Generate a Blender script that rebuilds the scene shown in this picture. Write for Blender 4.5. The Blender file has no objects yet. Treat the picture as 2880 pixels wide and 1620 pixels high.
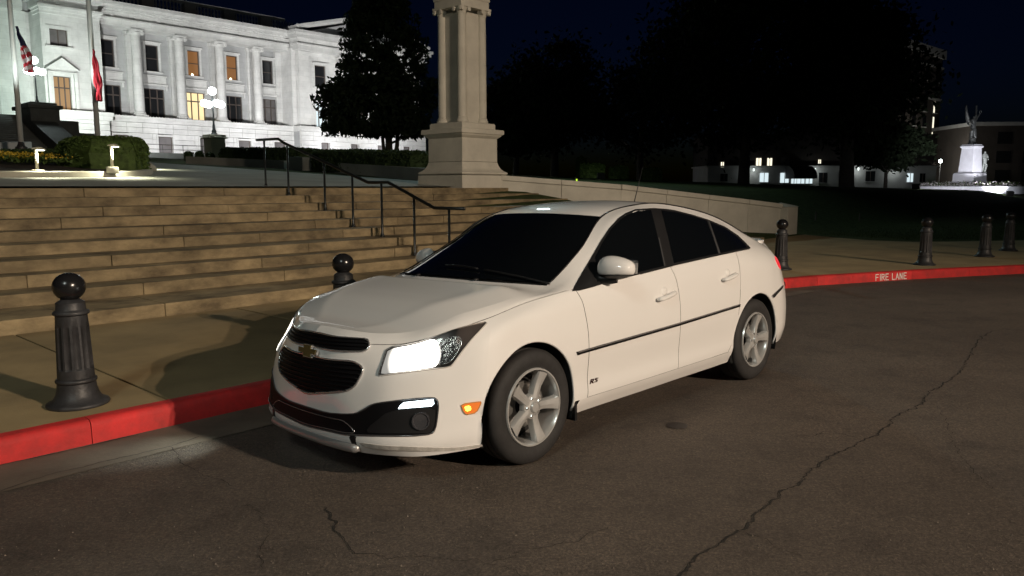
import bpy, bmesh, math, random
from mathutils import Vector, Matrix
from mathutils.bvhtree import BVHTree
from mathutils.geometry import delaunay_2d_cdt
R = math.radians
rnd = random.Random(7)
SC = bpy.context.scene
COL = SC.collection

# ------------------------------------------------------------------ camera
F_PX, PITCH, EYE = 2163.0, R(7.5), 1.57
cam = bpy.data.cameras.new('camera'); camo = bpy.data.objects.new('camera', cam); COL.objects.link(camo)
cam.sensor_width = 36.0; cam.lens = F_PX / 2880 * 36.0; cam.clip_end = 1500; cam.clip_start = 0.05
camo.location = (0, 0, EYE); camo.rotation_euler = (R(90) - PITCH, 0, 0)
SC.camera = camo
# ------------------------------------------------------------------ night sky
SUN_EL, SUN_ROT = R(-4.0), R(0)
W = bpy.data.worlds.new('World'); SC.world = W; W.use_nodes = True
wn = W.node_tree; bg = wn.nodes['Background']
sky = wn.nodes.new('ShaderNodeTexSky'); sky.sky_type = 'NISHITA'; sky.sun_disc = False
sky.sun_elevation = SUN_EL; sky.sun_rotation = SUN_ROT
tint = wn.nodes.new('ShaderNodeMix'); tint.data_type = 'RGBA'; tint.blend_type = 'MULTIPLY'; tint.inputs['Factor'].default_value = 1
tint.inputs['B'].default_value = (0.11, 0.27, 1.0, 1)                 # night haze: mostly blue
wn.links.new(sky.outputs[0], tint.inputs['A']); wn.links.new(tint.outputs['Result'], bg.inputs[0]); bg.inputs[1].default_value = 0.05
# moonlight: one very weak sun lamp
sl = bpy.data.lights.new('moonlight', 'SUN'); sl.energy = 0.004; sl.angle = R(0.5); sl.color = (0.75, 0.85, 1)
slo = bpy.data.objects.new('moonlight', sl); COL.objects.link(slo); slo.rotation_euler = (R(50), 0, R(-30))
VS = SC.view_settings
VS.view_transform = 'Standard'; VS.look = 'None'; VS.gamma = 1; VS.exposure = 0.0; VS.use_curve_mapping = False
SC.cycles.use_denoising = True
SC.cycles.max_bounces = 6; SC.cycles.diffuse_bounces = 2; SC.cycles.glossy_bounces = 3; SC.cycles.transparent_max_bounces = 8
SC.cycles.sample_clamp_indirect = 4.0
# light levels (watts)
WARM_W, FILL_W, FLOOD_W, BACK_W = 30000, 1200, 7000, 3000
WARM_C, FILL_C = (1.0, 0.805, 0.62), (0.90, 1.0, 0.93)

# ------------------------------------------------------------------ frames and pixels
TH = R(47.5); AX = Vector((math.cos(TH), math.sin(TH), 0)); NX = Vector((-AX.y, AX.x, 0)); K0 = Vector((-1.73, 5.48, 0))
def S(t, n, z=0.0): return K0 + AX * t + NX * n + Vector((0, 0, z))        # kerb frame -> world
def inS(p): d = Vector((p[0], p[1], 0)) - K0; return d.dot(AX), d.dot(NX)
CP, SP = math.cos(PITCH), math.sin(PITCH)
EYEV = Vector((0, 0, EYE))
def ray(u, v):
    x = (u - 1440) / F_PX; y = -(v - 810) / F_PX
    return Vector((x, CP + y * SP, -SP + y * CP))
def atY(u, v, Y): r = ray(u, v); return EYEV + r * (Y / r.y)
def atZ(u, v, z): r = ray(u, v); return EYEV + r * ((z - EYE) / r.z)

# ------------------------------------------------------------------ materials
MATS = {}
def mat(name, col, rough=0.6, metal=0.0, spec=0.5, var=0.0, vscale=3.0, bump=0.0, bscale=40.0, coat=0.0,
        emit=None, estr=0.0, rand=0.0, col2=None, detail=6.0, stretch=None):
    if name in MATS: return MATS[name]
    m = bpy.data.materials.new(name); m.use_nodes = True; nt = m.node_tree; n = nt.nodes; L = nt.links
    b = n['Principled BSDF']
    b.inputs['Base Color'].default_value = (*col, 1); b.inputs['Roughness'].default_value = rough
    b.inputs['Metallic'].default_value = metal; b.inputs['Specular IOR Level'].default_value = spec
    b.inputs['Coat Weight'].default_value = coat; b.inputs['Coat Roughness'].default_value = 0.03
    tc = n.new('ShaderNodeTexCoord'); src = tc.outputs['Object']
    if stretch:
        mp = n.new('ShaderNodeMapping'); mp.inputs['Scale'].default_value = stretch; L.new(src, mp.inputs[0]); src = mp.outputs[0]
    if var > 0 or col2:
        no = n.new('ShaderNodeTexNoise'); no.inputs['Scale'].default_value = vscale; no.inputs['Detail'].default_value = detail
        no.inputs['Roughness'].default_value = 0.65
        L.new(src, no.inputs['Vector'])
        rp = n.new('ShaderNodeValToRGB'); rp.color_ramp.elements[0].position = 0.33; rp.color_ramp.elements[1].position = 0.68
        lo = col2 if col2 else tuple(c * (1 - var) for c in col); hi = col if col2 else tuple(min(1, c * (1 + var)) for c in col)
        rp.color_ramp.elements[0].color = (*lo, 1); rp.color_ramp.elements[1].color = (*hi, 1)
        L.new(no.outputs['Fac'], rp.inputs['Fac']); out = rp.outputs['Color']
        if rand > 0:
            oi = n.new('ShaderNodeObjectInfo'); mr = n.new('ShaderNodeMapRange')
            mr.inputs['To Min'].default_value = 1 - rand; mr.inputs['To Max'].default_value = 1 + rand
            L.new(oi.outputs['Random'], mr.inputs['Value'])
            mx = n.new('ShaderNodeMix'); mx.data_type = 'RGBA'; mx.blend_type = 'MULTIPLY'; mx.inputs['Factor'].default_value = 1
            L.new(out, mx.inputs['A']); L.new(mr.outputs['Result'], mx.inputs['B']); out = mx.outputs['Result']
        L.new(out, b.inputs['Base Color'])
    if bump > 0:
        nb = n.new('ShaderNodeTexNoise'); nb.inputs['Scale'].default_value = bscale; nb.inputs['Detail'].default_value = 5
        L.new(src, nb.inputs['Vector'])
        bp = n.new('ShaderNodeBump'); bp.inputs['Strength'].default_value = bump; bp.inputs['Distance'].default_value = 0.01
        L.new(nb.outputs['Fac'], bp.inputs['Height']); L.new(bp.outputs['Normal'], b.inputs['Normal'])
    if emit:
        b.inputs['Emission Color'].default_value = (*emit, 1); b.inputs['Emission Strength'].default_value = estr
    MATS[name] = m; return m

def asphalt():
    m = mat('asphalt', (0.1, 0.1, 0.1), 0.72, bump=0.0); nt = m.node_tree; n = nt.nodes; L = nt.links; b = n['Principled BSDF']; tc = n['Texture Coordinate']
    def noise(s, d, r=.6):
        q = n.new('ShaderNodeTexNoise'); q.inputs['Scale'].default_value = s; q.inputs['Detail'].default_value = d; q.inputs['Roughness'].default_value = r; L.new(tc.outputs['Object'], q.inputs['Vector']); return q.outputs['Fac']
    def ramp(f, stops):
        q = n.new('ShaderNodeValToRGB'); e = q.color_ramp.elements
        while len(e) < len(stops): e.new(.5)
        for k, (p, c) in zip(e, stops): k.position = p; k.color = (*c, 1)
        L.new(f, q.inputs['Fac']); return q.outputs['Color']
    def mul(a, c, f=1.0):
        q = n.new('ShaderNodeMix'); q.data_type = 'RGBA'; q.blend_type = 'MULTIPLY'; q.inputs['Factor'].default_value = f; L.new(a, q.inputs['A']); L.new(c, q.inputs['B']); return q.outputs['Result']
    base = ramp(noise(.45, 8), [(.3, (.076, .060, .048)), (.55, (.105, .084, .067)), (.75, (.14, .114, .092))])
    fine = mul(ramp(noise(70, 3, .8), [(.25, (.4, .4, .4)), (.5, (.95, .95, .95)), (.72, (1.9, 1.85, 1.8))]), ramp(noise(24, 4, .8), [(.3, (.62, .62, .62)), (.52, (1, 1, 1)), (.75, (1.35, 1.32, 1.3))]))
    blot = ramp(noise(2.6, 5, .7), [(.32, (.72, .72, .73)), (.5, (1, 1, 1)), (.8, (1.12, 1.1, 1.08))])
    L.new(mul(mul(base, fine), blot), b.inputs['Base Color'])
    bp = n.new('ShaderNodeBump'); bp.inputs['Strength'].default_value = .7; bp.inputs['Distance'].default_value = .012; L.new(noise(110, 4, .7), bp.inputs['Height']); L.new(bp.outputs['Normal'], b.inputs['Normal'])
    return m
ASPHALT = asphalt()
CONC = mat('concrete', (0.305, 0.228, 0.115), 0.85, var=0.24, vscale=1.1, bump=0.25, bscale=120, rand=0.07, detail=12)
GUTTER = mat('gutter_concrete', (0.118, 0.095, 0.072), 0.85, var=0.25, vscale=2.5, bump=0.2, bscale=60, detail=9)
REDP = mat('red_kerb_paint', (0.66, 0.036, 0.036), 0.62, spec=0.18, col2=(0.30, 0.034, 0.032), vscale=3.2, rand=0.16, bump=0.35, bscale=30, detail=9)
STEP = mat('stained_limestone', (0.335, 0.258, 0.142), 0.8, col2=(0.095, 0.070, 0.038), vscale=1.9, bump=0.45, bscale=18, rand=0.17, stretch=(1, 1.2, 1.9), detail=14)
LIME = mat('limestone', (0.56, 0.53, 0.45), 0.8, var=0.14, vscale=1.3, bump=0.12, bscale=30, detail=9)
MARBLE = mat('white_marble', (0.68, 0.68, 0.67), 0.7, var=0.13, vscale=0.7, bump=0.1, bscale=8, rand=0.05, detail=9)
MARBLE2 = mat('shaded_marble', (0.40, 0.405, 0.41), 0.7, var=0.14, vscale=0.5, bump=0.1, bscale=8, rand=0.05, detail=9)  # marble darkened so the recess shade is put into the colour
def blocks(m, dark=.86):
    nt = m.node_tree; n = nt.nodes; L = nt.links; b = n['Principled BSDF']; src = b.inputs['Base Color'].links[0].from_socket; tc = n['Texture Coordinate']
    sp = n.new('ShaderNodeSeparateXYZ'); cb = n.new('ShaderNodeCombineXYZ'); L.new(tc.outputs['Object'], sp.inputs[0]); L.new(sp.outputs['X'], cb.inputs['X']); L.new(sp.outputs['Z'], cb.inputs['Y'])
    br = n.new('ShaderNodeTexBrick'); br.inputs['Scale'].default_value = 1.0; br.inputs['Brick Width'].default_value = 1.5; br.inputs['Row Height'].default_value = .62; br.inputs['Mortar Size'].default_value = .018
    br.inputs['Color1'].default_value = (1, 1, 1, 1); br.inputs['Color2'].default_value = (.94, .945, .95, 1); br.inputs['Mortar'].default_value = (dark, dark, dark, 1); L.new(cb.outputs[0], br.inputs['Vector'])
    mx = n.new('ShaderNodeMix'); mx.data_type = 'RGBA'; mx.blend_type = 'MULTIPLY'; mx.inputs['Factor'].default_value = 1; L.new(src, mx.inputs['A']); L.new(br.outputs['Color'], mx.inputs['B']); L.new(mx.outputs['Result'], b.inputs['Base Color'])
blocks(MARBLE); blocks(MARBLE2)
DARKSTONE = mat('dark_granite', (0.10, 0.11, 0.105), 0.7, var=0.25, vscale=1.2, bump=0.1, bscale=20)
BLACKIRON = mat('black_cast_iron', (0.030, 0.030, 0.032), 0.48, spec=0.45, var=.35, vscale=9, bump=0.25, bscale=45)
BLACKGLOSS = mat('black_gloss_enamel', (0.012, 0.012, 0.013), 0.22, spec=0.5)
RAILM = mat('black_rail_paint', (0.012, 0.014, 0.014), 0.28, spec=0.5)
GRASS = mat('grass', (0.045, 0.062, 0.022), 0.95, spec=0.1, var=0.4, vscale=5, bump=0.8, bscale=60)
HEDGE = mat('hedge_leaf', (0.035, 0.058, 0.022), 0.7, spec=0.15, var=0.45, vscale=5)
BUSHL = mat('bush_leaf', (0.062, 0.10, 0.024), 0.65, spec=0.2, var=0.45, vscale=6)
TREEL = mat('dark_tree_leaf', (0.014, 0.021, 0.010), 0.8, spec=0.1, var=0.4, vscale=1.5)
MAGL = mat('magnolia_leaf', (0.018, 0.030, 0.014), 0.7, spec=0.12, var=0.4, vscale=2)
BARK = mat('bark', (0.05, 0.042, 0.034), 0.9, var=0.3, vscale=6, bump=0.5, bscale=18)
SOIL = mat('soil', (0.04, 0.032, 0.024), 0.95, var=0.4, vscale=6, bump=0.6, bscale=30)
YELLOWF = mat('yellow_flower', (0.55, 0.38, 0.03), 0.6, var=0.3, vscale=9)
BRICK = mat('brown_brick', (0.060, 0.050, 0.044), 0.85, var=0.2, vscale=0.8, bump=0.1, bscale=12)
WHITEW = mat('white_stucco', (0.50, 0.50, 0.49), 0.8, var=0.1, vscale=0.8)
GLASSD = mat('dark_window_glass', (0.018, 0.019, 0.021), 0.12, spec=0.6)
GLASSG = mat('grey_blind_glass', (0.16, 0.15, 0.15), 0.35, spec=0.5, var=0.2, vscale=1.2)
WOODF = mat('brown_window_frame', (0.09, 0.07, 0.06), 0.55)
BRONZE = mat('weathered_bronze', (0.10, 0.105, 0.10), 0.45, metal=0.55, var=0.3, vscale=4)
POLE = mat('brushed_pole_metal', (0.58, 0.60, 0.58), 0.4, metal=0.15, var=0.08, vscale=3)
def glow(name, col, s): return mat(name, tuple(.03 + .10 * c for c in col), 0.3, emit=col, estr=s)
GLOBE = glow('lit_globe', (0.86, 1.0, 0.97), 30.0)
WARMWIN = glow('lit_room_cream', (1.0, 0.78, 0.42), 1.15)
ORANGEWIN = glow('lit_room_orange', (0.9, 0.38, 0.10), 0.20)
COOLWIN = glow('lit_room_cool', (0.80, 0.95, 1.0), 0.9)
WHITEWIN = glow('lit_room_white', (1.0, 0.93, 0.72), 1.3)

# ------------------------------------------------------------------ mesh helpers
class MB:
    def __init__(s): s.v = []; s.f = []
    def add(s, vs, fs):
        o = len(s.v); s.v += [tuple(p) for p in vs]; s.f += [tuple(i + o for i in q) for q in fs]; return s
    def box(s, c, d, rz=0.0, m=None):
        x, y, z = d[0] / 2, d[1] / 2, d[2] / 2; cs, sn = math.cos(rz), math.sin(rz); vs = []
        for dz in (-z, z):
            for dx, dy in ((-x, -y), (x, -y), (x, y), (-x, y)):
                p = Vector((c[0] + dx * cs - dy * sn, c[1] + dx * sn + dy * cs, c[2] + dz)); vs.append(m @ p if m else p)
        return s.add(vs, [(3, 2, 1, 0), (4, 5, 6, 7), (0, 1, 5, 4), (1, 2, 6, 5), (2, 3, 7, 6), (3, 0, 4, 7)])
    def b2(s, lo, hi): return s.box([(a + b) / 2 for a, b in zip(lo, hi)], [abs(b - a) for a, b in zip(lo, hi)])
    def prism(s, poly, z0, z1):                      # poly in xy (ccw); z may be callables
        n = len(poly); f0 = z0 if callable(z0) else (lambda p: z0); f1 = z1 if callable(z1) else (lambda p: z1)
        vs = [(p[0], p[1], f0(p)) for p in poly] + [(p[0], p[1], f1(p)) for p in poly]
        return s.add(vs, [tuple(reversed(range(n))), tuple(range(n, 2 * n))] + [(i, (i + 1) % n, n + (i + 1) % n, n + i) for i in range(n)])
    def lathe(s, prof, seg=24, c=(0, 0, 0), axis='z', a0=0.0, flute=None):
        vs = []; k = len(prof)
        for j in range(seg):
            a = a0 + 2 * math.pi * j / seg
            for i, (r, z) in enumerate(prof):
                rr = r - (flute(i, j) if flute else 0)
                x, y = rr * math.cos(a), rr * math.sin(a)
                p = (x, y, z) if axis == 'z' else ((x, z, y) if axis == 'y' else (z, x, y))
                vs.append((c[0] + p[0], c[1] + p[1], c[2] + p[2]))
        fs = []
        for j in range(seg):
            for i in range(k - 1):
                a, b = j * k + i, ((j + 1) % seg) * k + i
                fs.append((a, b, b + 1, a + 1) if axis != 'y' else (a, a + 1, b + 1, b))
        if prof[0][0] > 1e-6: fs.append(tuple(j * k for j in reversed(range(seg))) if axis != 'y' else tuple(j * k for j in range(seg)))
        if prof[-1][0] > 1e-6: fs.append(tuple(j * k + k - 1 for j in range(seg)) if axis != 'y' else tuple(j * k + k - 1 for j in reversed(range(seg))))
        return s.add(vs, fs)
    def tube(s, pts, r, seg=8, closed=False, flat=1.0):
        pts = [Vector(p) for p in pts]; n = len(pts); vs = []; up = Vector((0, 0, 1)); prev = None
        for i, p in enumerate(pts):
            if closed: d = (pts[(i + 1) % n] - pts[i - 1])
            else: d = pts[min(i + 1, n - 1)] - pts[max(i - 1, 0)]
            d = d.normalized() if d.length > 1e-9 else Vector((1, 0, 0))
            if prev is None: x = d.cross(up if abs(d.z) < 0.9 else Vector((1, 0, 0))).normalized()
            else: x = (prev - d * prev.dot(d)).normalized()
            prev = x; y = d.cross(x); rr = r[i] if isinstance(r, (list, tuple)) else r
            for j in range(seg):
                a = 2 * math.pi * j / seg; vs.append(p + x * rr * math.cos(a) + y * rr * math.sin(a) * flat)
        fs = []
        for i in range(n if closed else n - 1):
            for j in range(seg):
                a, b = i * seg + j, i * seg + (j + 1) % seg; c, d = ((i + 1) % n) * seg + j, ((i + 1) % n) * seg + (j + 1) % seg
                fs.append((a, b, d, c))
        if not closed: fs += [tuple(reversed(range(seg))), tuple((n - 1) * seg + j for j in range(seg))]
        return s.add(vs, fs)
    def ell(s, c, r, seg=16, rings=10):
        vs = [(c[0], c[1], c[2] - r[2])]; 
        for i in range(1, rings):
            a = -math.pi / 2 + math.pi * i / rings
            for j in range(seg):
                b = 2 * math.pi * j / seg; vs.append((c[0] + r[0] * math.cos(a) * math.cos(b), c[1] + r[1] * math.cos(a) * math.sin(b), c[2] + r[2] * math.sin(a)))
        vs.append((c[0], c[1], c[2] + r[2])); fs = []
        for j in range(seg): fs.append((0, 1 + (j + 1) % seg, 1 + j))
        for i in range(rings - 2):
            for j in range(seg):
                a, b = 1 + i * seg + j, 1 + i * seg + (j + 1) % seg; fs.append((a, b, b + seg, a + seg))
        t = len(vs) - 1
        for j in range(seg): fs.append((t, t - seg + j, t - seg + (j + 1) % seg))
        return s.add(vs, fs)
    def build(s, name, material, parent=None, smooth=False, bevel=0.0, auto=None):
        me = bpy.data.meshes.new(name); me.from_pydata(s.v, [], s.f); me.update()
        return mobj(name, me, material, parent, smooth, bevel, auto)
def mobj(name, me, material, parent=None, smooth=False, bevel=0.0, auto=None):
    if material and not me.materials: me.materials.append(material)
    o = bpy.data.objects.new(name, me); COL.objects.link(o)
    if parent: o.parent = parent
    if smooth or auto:
        for p in me.polygons: p.use_smooth = True
    if auto:
        bm = bmesh.new(); bm.from_mesh(me)
        for e in bm.edges:
            if len(e.link_faces) == 2 and e.calc_face_angle(0) > R(auto): e.smooth = False
        bm.to_mesh(me); bm.free()
    if bevel > 0:
        md = o.modifiers.new('bevel', 'BEVEL'); md.width = bevel; md.segments = 2; md.limit_method = 'ANGLE'
    return o
def tag(o, label, cat, group=None):
    o['label'] = label; o['category'] = cat
    if group: o['group'] = group
    return o
def thing(name, label, cat, loc=(0, 0, 0), rz=0.0, group=None):
    o = bpy.data.objects.new(name, None); COL.objects.link(o); o.location = loc; o.rotation_euler = (0, 0, rz)
    o.empty_display_size = 0.2
    return tag(o, label, cat, group)
def struct(o): o['kind'] = 'structure'; return o
def dup(o, parent=None):
    c = o.copy(); COL.objects.link(c); c.parent = parent
    for ch in o.children: dup(ch, c)
    return c
def light(name, kind, energy, col, loc, target=None, parent=None, size=0.1, spot=None, blend=0.5):
    l = bpy.data.lights.new(name, kind); l.energy = energy; l.color = col
    if kind in ('POINT', 'SPOT'): l.shadow_soft_size = size
    if kind == 'AREA': l.size = size
    if spot: l.spot_size = R(spot); l.spot_blend = blend
    o = bpy.data.objects.new(name, l); COL.objects.link(o); o.location = loc
    if parent: o.parent = parent
    if target is not None: o.rotation_euler = (Vector(target) - Vector(loc)).to_track_quat('-Z', 'Y').to_euler()
    return o
def sheet(poly, z):                                  # flat n-gon sheet, z number or callable
    f = z if callable(z) else (lambda p: z)
    return MB().add([(p[0], p[1], f(p)) for p in poly], [tuple(range(len(poly)))])
# ================================================================== SETTING
def sm(x): x = max(0.0, min(1.0, x)); return x * x * (3 - 2 * x)
def zp(n): return 1.54 + 0.05 * max(0.0, n - 8.5)                   # paved plaza rising to the building
def zl(X, Y):                                                        # lawn
    t, n = inS((X, Y)); hill = 0.13 + 1.39 * sm((n - 3.9) / 5.4) + 0.05 * max(0, n - 9.2)
    e = Y - (20.6 + 0.12 * (X - 9)); flat = 0.13 + 0.95 * sm(e / 22) + 0.003 * max(0, e - 22)
    w = 1 - sm((t - 10) / 110); return w * hill + (1 - w) * flat
# road: one sheet to the horizon
road = struct(sheet([(-420, -300), (520, -300), (520, 620), (-420, 620)], 0.0).build('road', ASPHALT))
# kerb line (foot of the kerb face)
kerb_pts = [S(t, 0) for t in [-26 + 2.25 * i for i in range(16)] if t < 8.2] + [Vector(p + (0,)) for p in
    [(3.72, 11.36), (4.30, 11.88), (4.90, 12.23), (5.60, 12.53), (6.84, 13.06), (8.09, 13.52), (9.37, 13.95), (11.2, 14.42), (13.4, 14.85), (16, 15.2), (20, 15.5), (26, 15.7), (40, 15.9), (70, 16)]]
def offs(pts, d):
    out = []
    for i, p in enumerate(pts):
        q = pts[min(i + 1, len(pts) - 1)] - pts[max(i - 1, 0)]; q.normalize(); out.append(p + Vector((-q.y, q.x, 0)) * d)
    return out
kerb = struct(bpy.data.objects.new('kerb', None)); COL.objects.link(kerb)
sec = [(0, -0.05), (0.008, 0.105), (0.016, 0.135), (0.034, 0.149), (0.06, 0.152), (0.125, 0.152), (0.125, -0.05)]
lines = [offs(kerb_pts, d) for d, z in sec]
for i in range(len(kerb_pts) - 1):
    mb = MB(); vs = []
    d = (kerb_pts[i + 1] - kerb_pts[i]).normalized() * 0.0025
    for k in (0, 1):
        for q, (dd, z) in enumerate(sec):
            p = lines[q][i + k] + (d if k == 0 else -d); vs.append((p.x, p.y, z))
    m = len(sec)
    mb.add(vs, [(q, q + 1, m + q + 1, m + q) for q in range(m - 1)] + [tuple(range(m)), tuple(reversed(range(m, 2 * m)))])
    mb.build('kerb_stone', REDP, kerb, auto=50)
# stencilled FIRE LANE on the kerb face
WHITEP = mat('stencil_paint', (0.72, 0.70, 0.66), 0.6, var=0.1, vscale=20)
def on_kerb(s):                                                     # arc length from the corner point -> point, dir
    i = len([t for t in [-26 + 2.25 * k for k in range(16)] if t < 8.2])
    while i < len(kerb_pts) - 2:
        q = kerb_pts[i + 1] - kerb_pts[i]
        if s <= q.length: return kerb_pts[i] + q.normalized() * s, q.normalized()
        s -= q.length; i += 1
    return kerb_pts[-1], AX
GL = {'F': [((0, 0), (0, 1)), ((0, 1), (.55, 1)), ((0, .52), (.45, .52))], 'I': [((.1, 0), (.1, 1))],
      'R': [((0, 0), (0, 1)), ((0, 1), (.5, .95)), ((.5, .95), (.5, .55)), ((.5, .55), (0, .5)), ((.2, .5), (.58, 0))],
      'E': [((0, 0), (0, 1)), ((0, 1), (.55, 1)), ((0, .52), (.45, .52)), ((0, 0), (.55, 0))],
      'L': [((0, 0), (0, 1)), ((0, 0), (.55, 0))], 'A': [((0, 0), (.3, 1)), ((.3, 1), (.6, 0)), ((.14, .36), (.46, .36))],
      'N': [((0, 0), (0, 1)), ((0, 1), (.5, 0)), ((.5, 0), (.5, 1))], 'S': [((.5, .9), (.1, 1)), ((.1, 1), (0, .75)), ((0, .75), (.5, .35)), ((.5, .35), (.45, .05)), ((.45, .05), (0, .1))], ' ': []}
GWID = {'I': .42, ' ': .55, 'L': .8}
def stroke(mb, a, b, w, fn):
    a, b = Vector(a), Vector(b); d = (b - a).normalized(); nrm = Vector((-d.y, d.x)) * w / 2; a = a - d * w / 2; b = b + d * w / 2
    ps = [a - nrm, b - nrm, b + nrm, a + nrm]
    mb.add([fn(p) for p in ps], [(0, 1, 2, 3)])
s_text = 2.74; hgt = 0.098
mbt = MB(); x = 0.0
for ch in 'FIRE LANE':
    for a, b in GL[ch]:
        def fn(p, x=x):
            q, d = on_kerb(s_text + x + p.x * 0.105); inn = Vector((-d.y, d.x, 0)); z = 0.02 + p.y * hgt
            return q + inn * (-0.004 + 0.008 * z / 0.105) + Vector((0, 0, z))
        stroke(mbt, a, b, 0.15, fn)
    x += 0.105 * GWID.get(ch, .88)
mbt.build('stencil_lettering', WHITEP, kerb)
# storm drain hole in the kerb beside the car
q, d = on_kerb(0.62); inn = Vector((-d.y, d.x, 0))
dm = Matrix((( d.x, -inn.x, 0, q.x), (d.y, -inn.y, 0, q.y), (0, 0, 1, 0.07), (0, 0, 0, 1)))
mb = MB(); mb.lathe([(0.055, -0.01), (0.055, 0.012), (0.04, 0.012), (0.04, -0.05), (0.0, -0.05)], 16, axis='y'); mb.v = [tuple(dm @ Vector(v)) for v in mb.v]
mb.build('drain_pipe', mat('drain_black', (0.012, 0.01, 0.01), 0.8), kerb)
# gutter strip of concrete along the kerb
gp = [p for p in kerb_pts if p.x < 4.5]; g2 = offs(gp, -0.46)
mbg = MB()
for i in range(len(gp) - 1):
    a, b, c, e = gp[i], gp[i + 1], g2[i + 1], g2[i]
    mbg.add([(p.x, p.y, 0.005) for p in (a, e, c, b)], [(0, 1, 2, 3)])
struct(mbg.build('gutter', GUTTER))
# cracks in the asphalt: thin recessed-looking dark fissures
CRK = mat('crack_dark', (0.020, 0.017, 0.014), 0.95)
def crack(pix, w, jit, seed, z=0.0045):
    rr = random.Random(seed); pts = [atZ(u, v, 0) for u, v in pix]; fine = []
    for a, b in zip(pts, pts[1:]):
        k = max(2, int((b - a).length / 0.022))
        for i in range(k): fine.append(a.lerp(b, i / k))
    fine.append(pts[-1]); mb = MB(); vs = []; off = slow = 0; ww = w
    for i, p in enumerate(fine):
        d = (fine[min(i + 1, len(fine) - 1)] - fine[max(0, i - 1)]).normalized(); nn = Vector((-d.y, d.x, 0))
        slow = slow * .96 + rr.gauss(0, jit * .45); off = off * .55 + rr.gauss(0, jit * .5); ww = ww * .7 + .3 * w * rr.choice([.15, .4, .8, 1.2, 1.9])
        vs += [p + nn * (slow + off - ww * rr.uniform(.6, 1.1)), p + nn * (slow + off + ww * rr.uniform(.6, 1.1))]
    mb.add([(v.x, v.y, z) for v in vs], [(2 * i, 2 * i + 1, 2 * i + 3, 2 * i + 2) for i in range(len(fine) - 1)])
    return mb.build('crack', CRK, road)
crack([(2790, 930), (2725, 1000), (2690, 1060), (2600, 1110), (2540, 1160), (2420, 1235), (2310, 1310), (2180, 1410), (2080, 1495), (1980, 1560), (1900, 1640)], 0.0055, 0.012, 1)
crack([(470, 1260), (500, 1310), (580, 1345), (640, 1375)], 0.003, 0.01, 2, 0.0095)
crack([(915, 1430), (945, 1480), (975, 1530), (1000, 1560)], 0.004, 0.010, 3)
crack([(1000, 1560), (1100, 1580), (1250, 1570), (1400, 1590), (1500, 1625)], 0.0028, 0.016, 4)
crack([(0, 1385), (160, 1335), (330, 1295), (480, 1258), (560, 1232)], 0.004, 0.005, 5, 0.0095)
crack([(0, 1312), (140, 1283), (390, 1224)], 0.006, 0.003, 15, 0.0095)
crack([(2080, 1495), (2150, 1530), (2260, 1560)], 0.003, 0.02, 6)
crack([(2420, 1235), (2330, 1215), (2240, 1230)], 0.002, 0.02, 7)
p = atZ(1903, 1198, 0)
mb = MB(); rr = random.Random(5); mb.add([(p.x + 0.075 * math.cos(a) * rr.uniform(.8, 1.1), p.y + 0.075 * math.sin(a) * rr.uniform(.8, 1.1), 0.0045) for a in [i * math.pi / 9 for i in range(18)]], [tuple(range(18))])
mb.build('oil_stain', mat('oil_stain', (0.025, 0.02, 0.018), 0.35), road)
crack([(1700, 1480), (1620, 1530), (1480, 1560), (1400, 1590)], 0.002, 0.014, 8); crack([(2600, 1110), (2660, 1180), (2700, 1290), (2790, 1380)], 0.0016, 0.014, 9); crack([(700, 1420), (760, 1500), (740, 1600)], 0.0016, 0.014, 10)
gr_ = MB(); rr = random.Random(21)                                    # loose grit on the road
for i in range(1500):
    u, v = rr.uniform(-60, 2940), 1640 - 820 * rr.random() ** 1.6
    if v < 840: continue
    p = atZ(u, v, 0); t_, n_ = inS(p)
    if n_ > -.05: continue
    s_ = rr.choice([.002, .0025, .003, .0045]) * rr.uniform(.7, 1.3); a_ = rr.uniform(0, 6.28)
    gr_.add([(p.x + s_ * math.cos(a_ + q * 2.09), p.y + s_ * math.sin(a_ + q * 2.09), .003) for q in range(3)] + [(p.x, p.y, .004 + s_ * .9)], [(0, 1, 3), (1, 2, 3), (2, 0, 3)])
o = gr_.build('road_grit', mat('grit', (.16, .135, .11), .8, var=.4, vscale=30)); o['kind'] = 'stuff'; o['label'] = 'loose pale grit scattered over the asphalt'
# sidewalk slabs
walk = struct(bpy.data.objects.new('sidewalk', None)); COL.objects.link(walk)
joints = [-26.3, -21.8, -17.4, -13.0, -8.6, -4.3, -2.06 , 0.18, 2.45, 4.7, 6.9]
joints = [-26.3, -21.8, -17.4, -13.0, -8.7, -4.5, -0.72, 1.55, 3.8, 6.05]
for a, b in zip(joints, joints[1:]):
    mb = MB(); mb.prism([tuple(S(t, n)[:2]) for t, n in ((a + .009, .128), (b - .009, .128), (b - .009, 3.54), (a + .009, 3.54))], 0.02, 0.149 + rnd.uniform(-.002, .002))
    mb.build('paving_slab', CONC, walk, bevel=0.006)
k_in = [p for p in offs(kerb_pts, 0.128)]
edge_in = [S(6.06, .128)] + [p for p in k_in if inS(p)[0] > 6.3]
outer = [Vector((70, 26, 0)), Vector((40, 23.6, 0)), Vector((25, 21.8, 0)), Vector((13.85, 20.6, 0)), Vector((10.5, 20.0, 0)), Vector((9.6, 20.6, 0)), Vector((9.1, 21.8, 0)), S(20.1, 4.2), S(19.2, 4.25), S(18, 4.85), S(14.2, 6.6), S(14.2, 3.54), S(6.06, 3.54)]
poly = edge_in + outer
struct(sheet([(p.x, p.y) for p in poly], 0.147).build('pavement', CONC))
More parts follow.
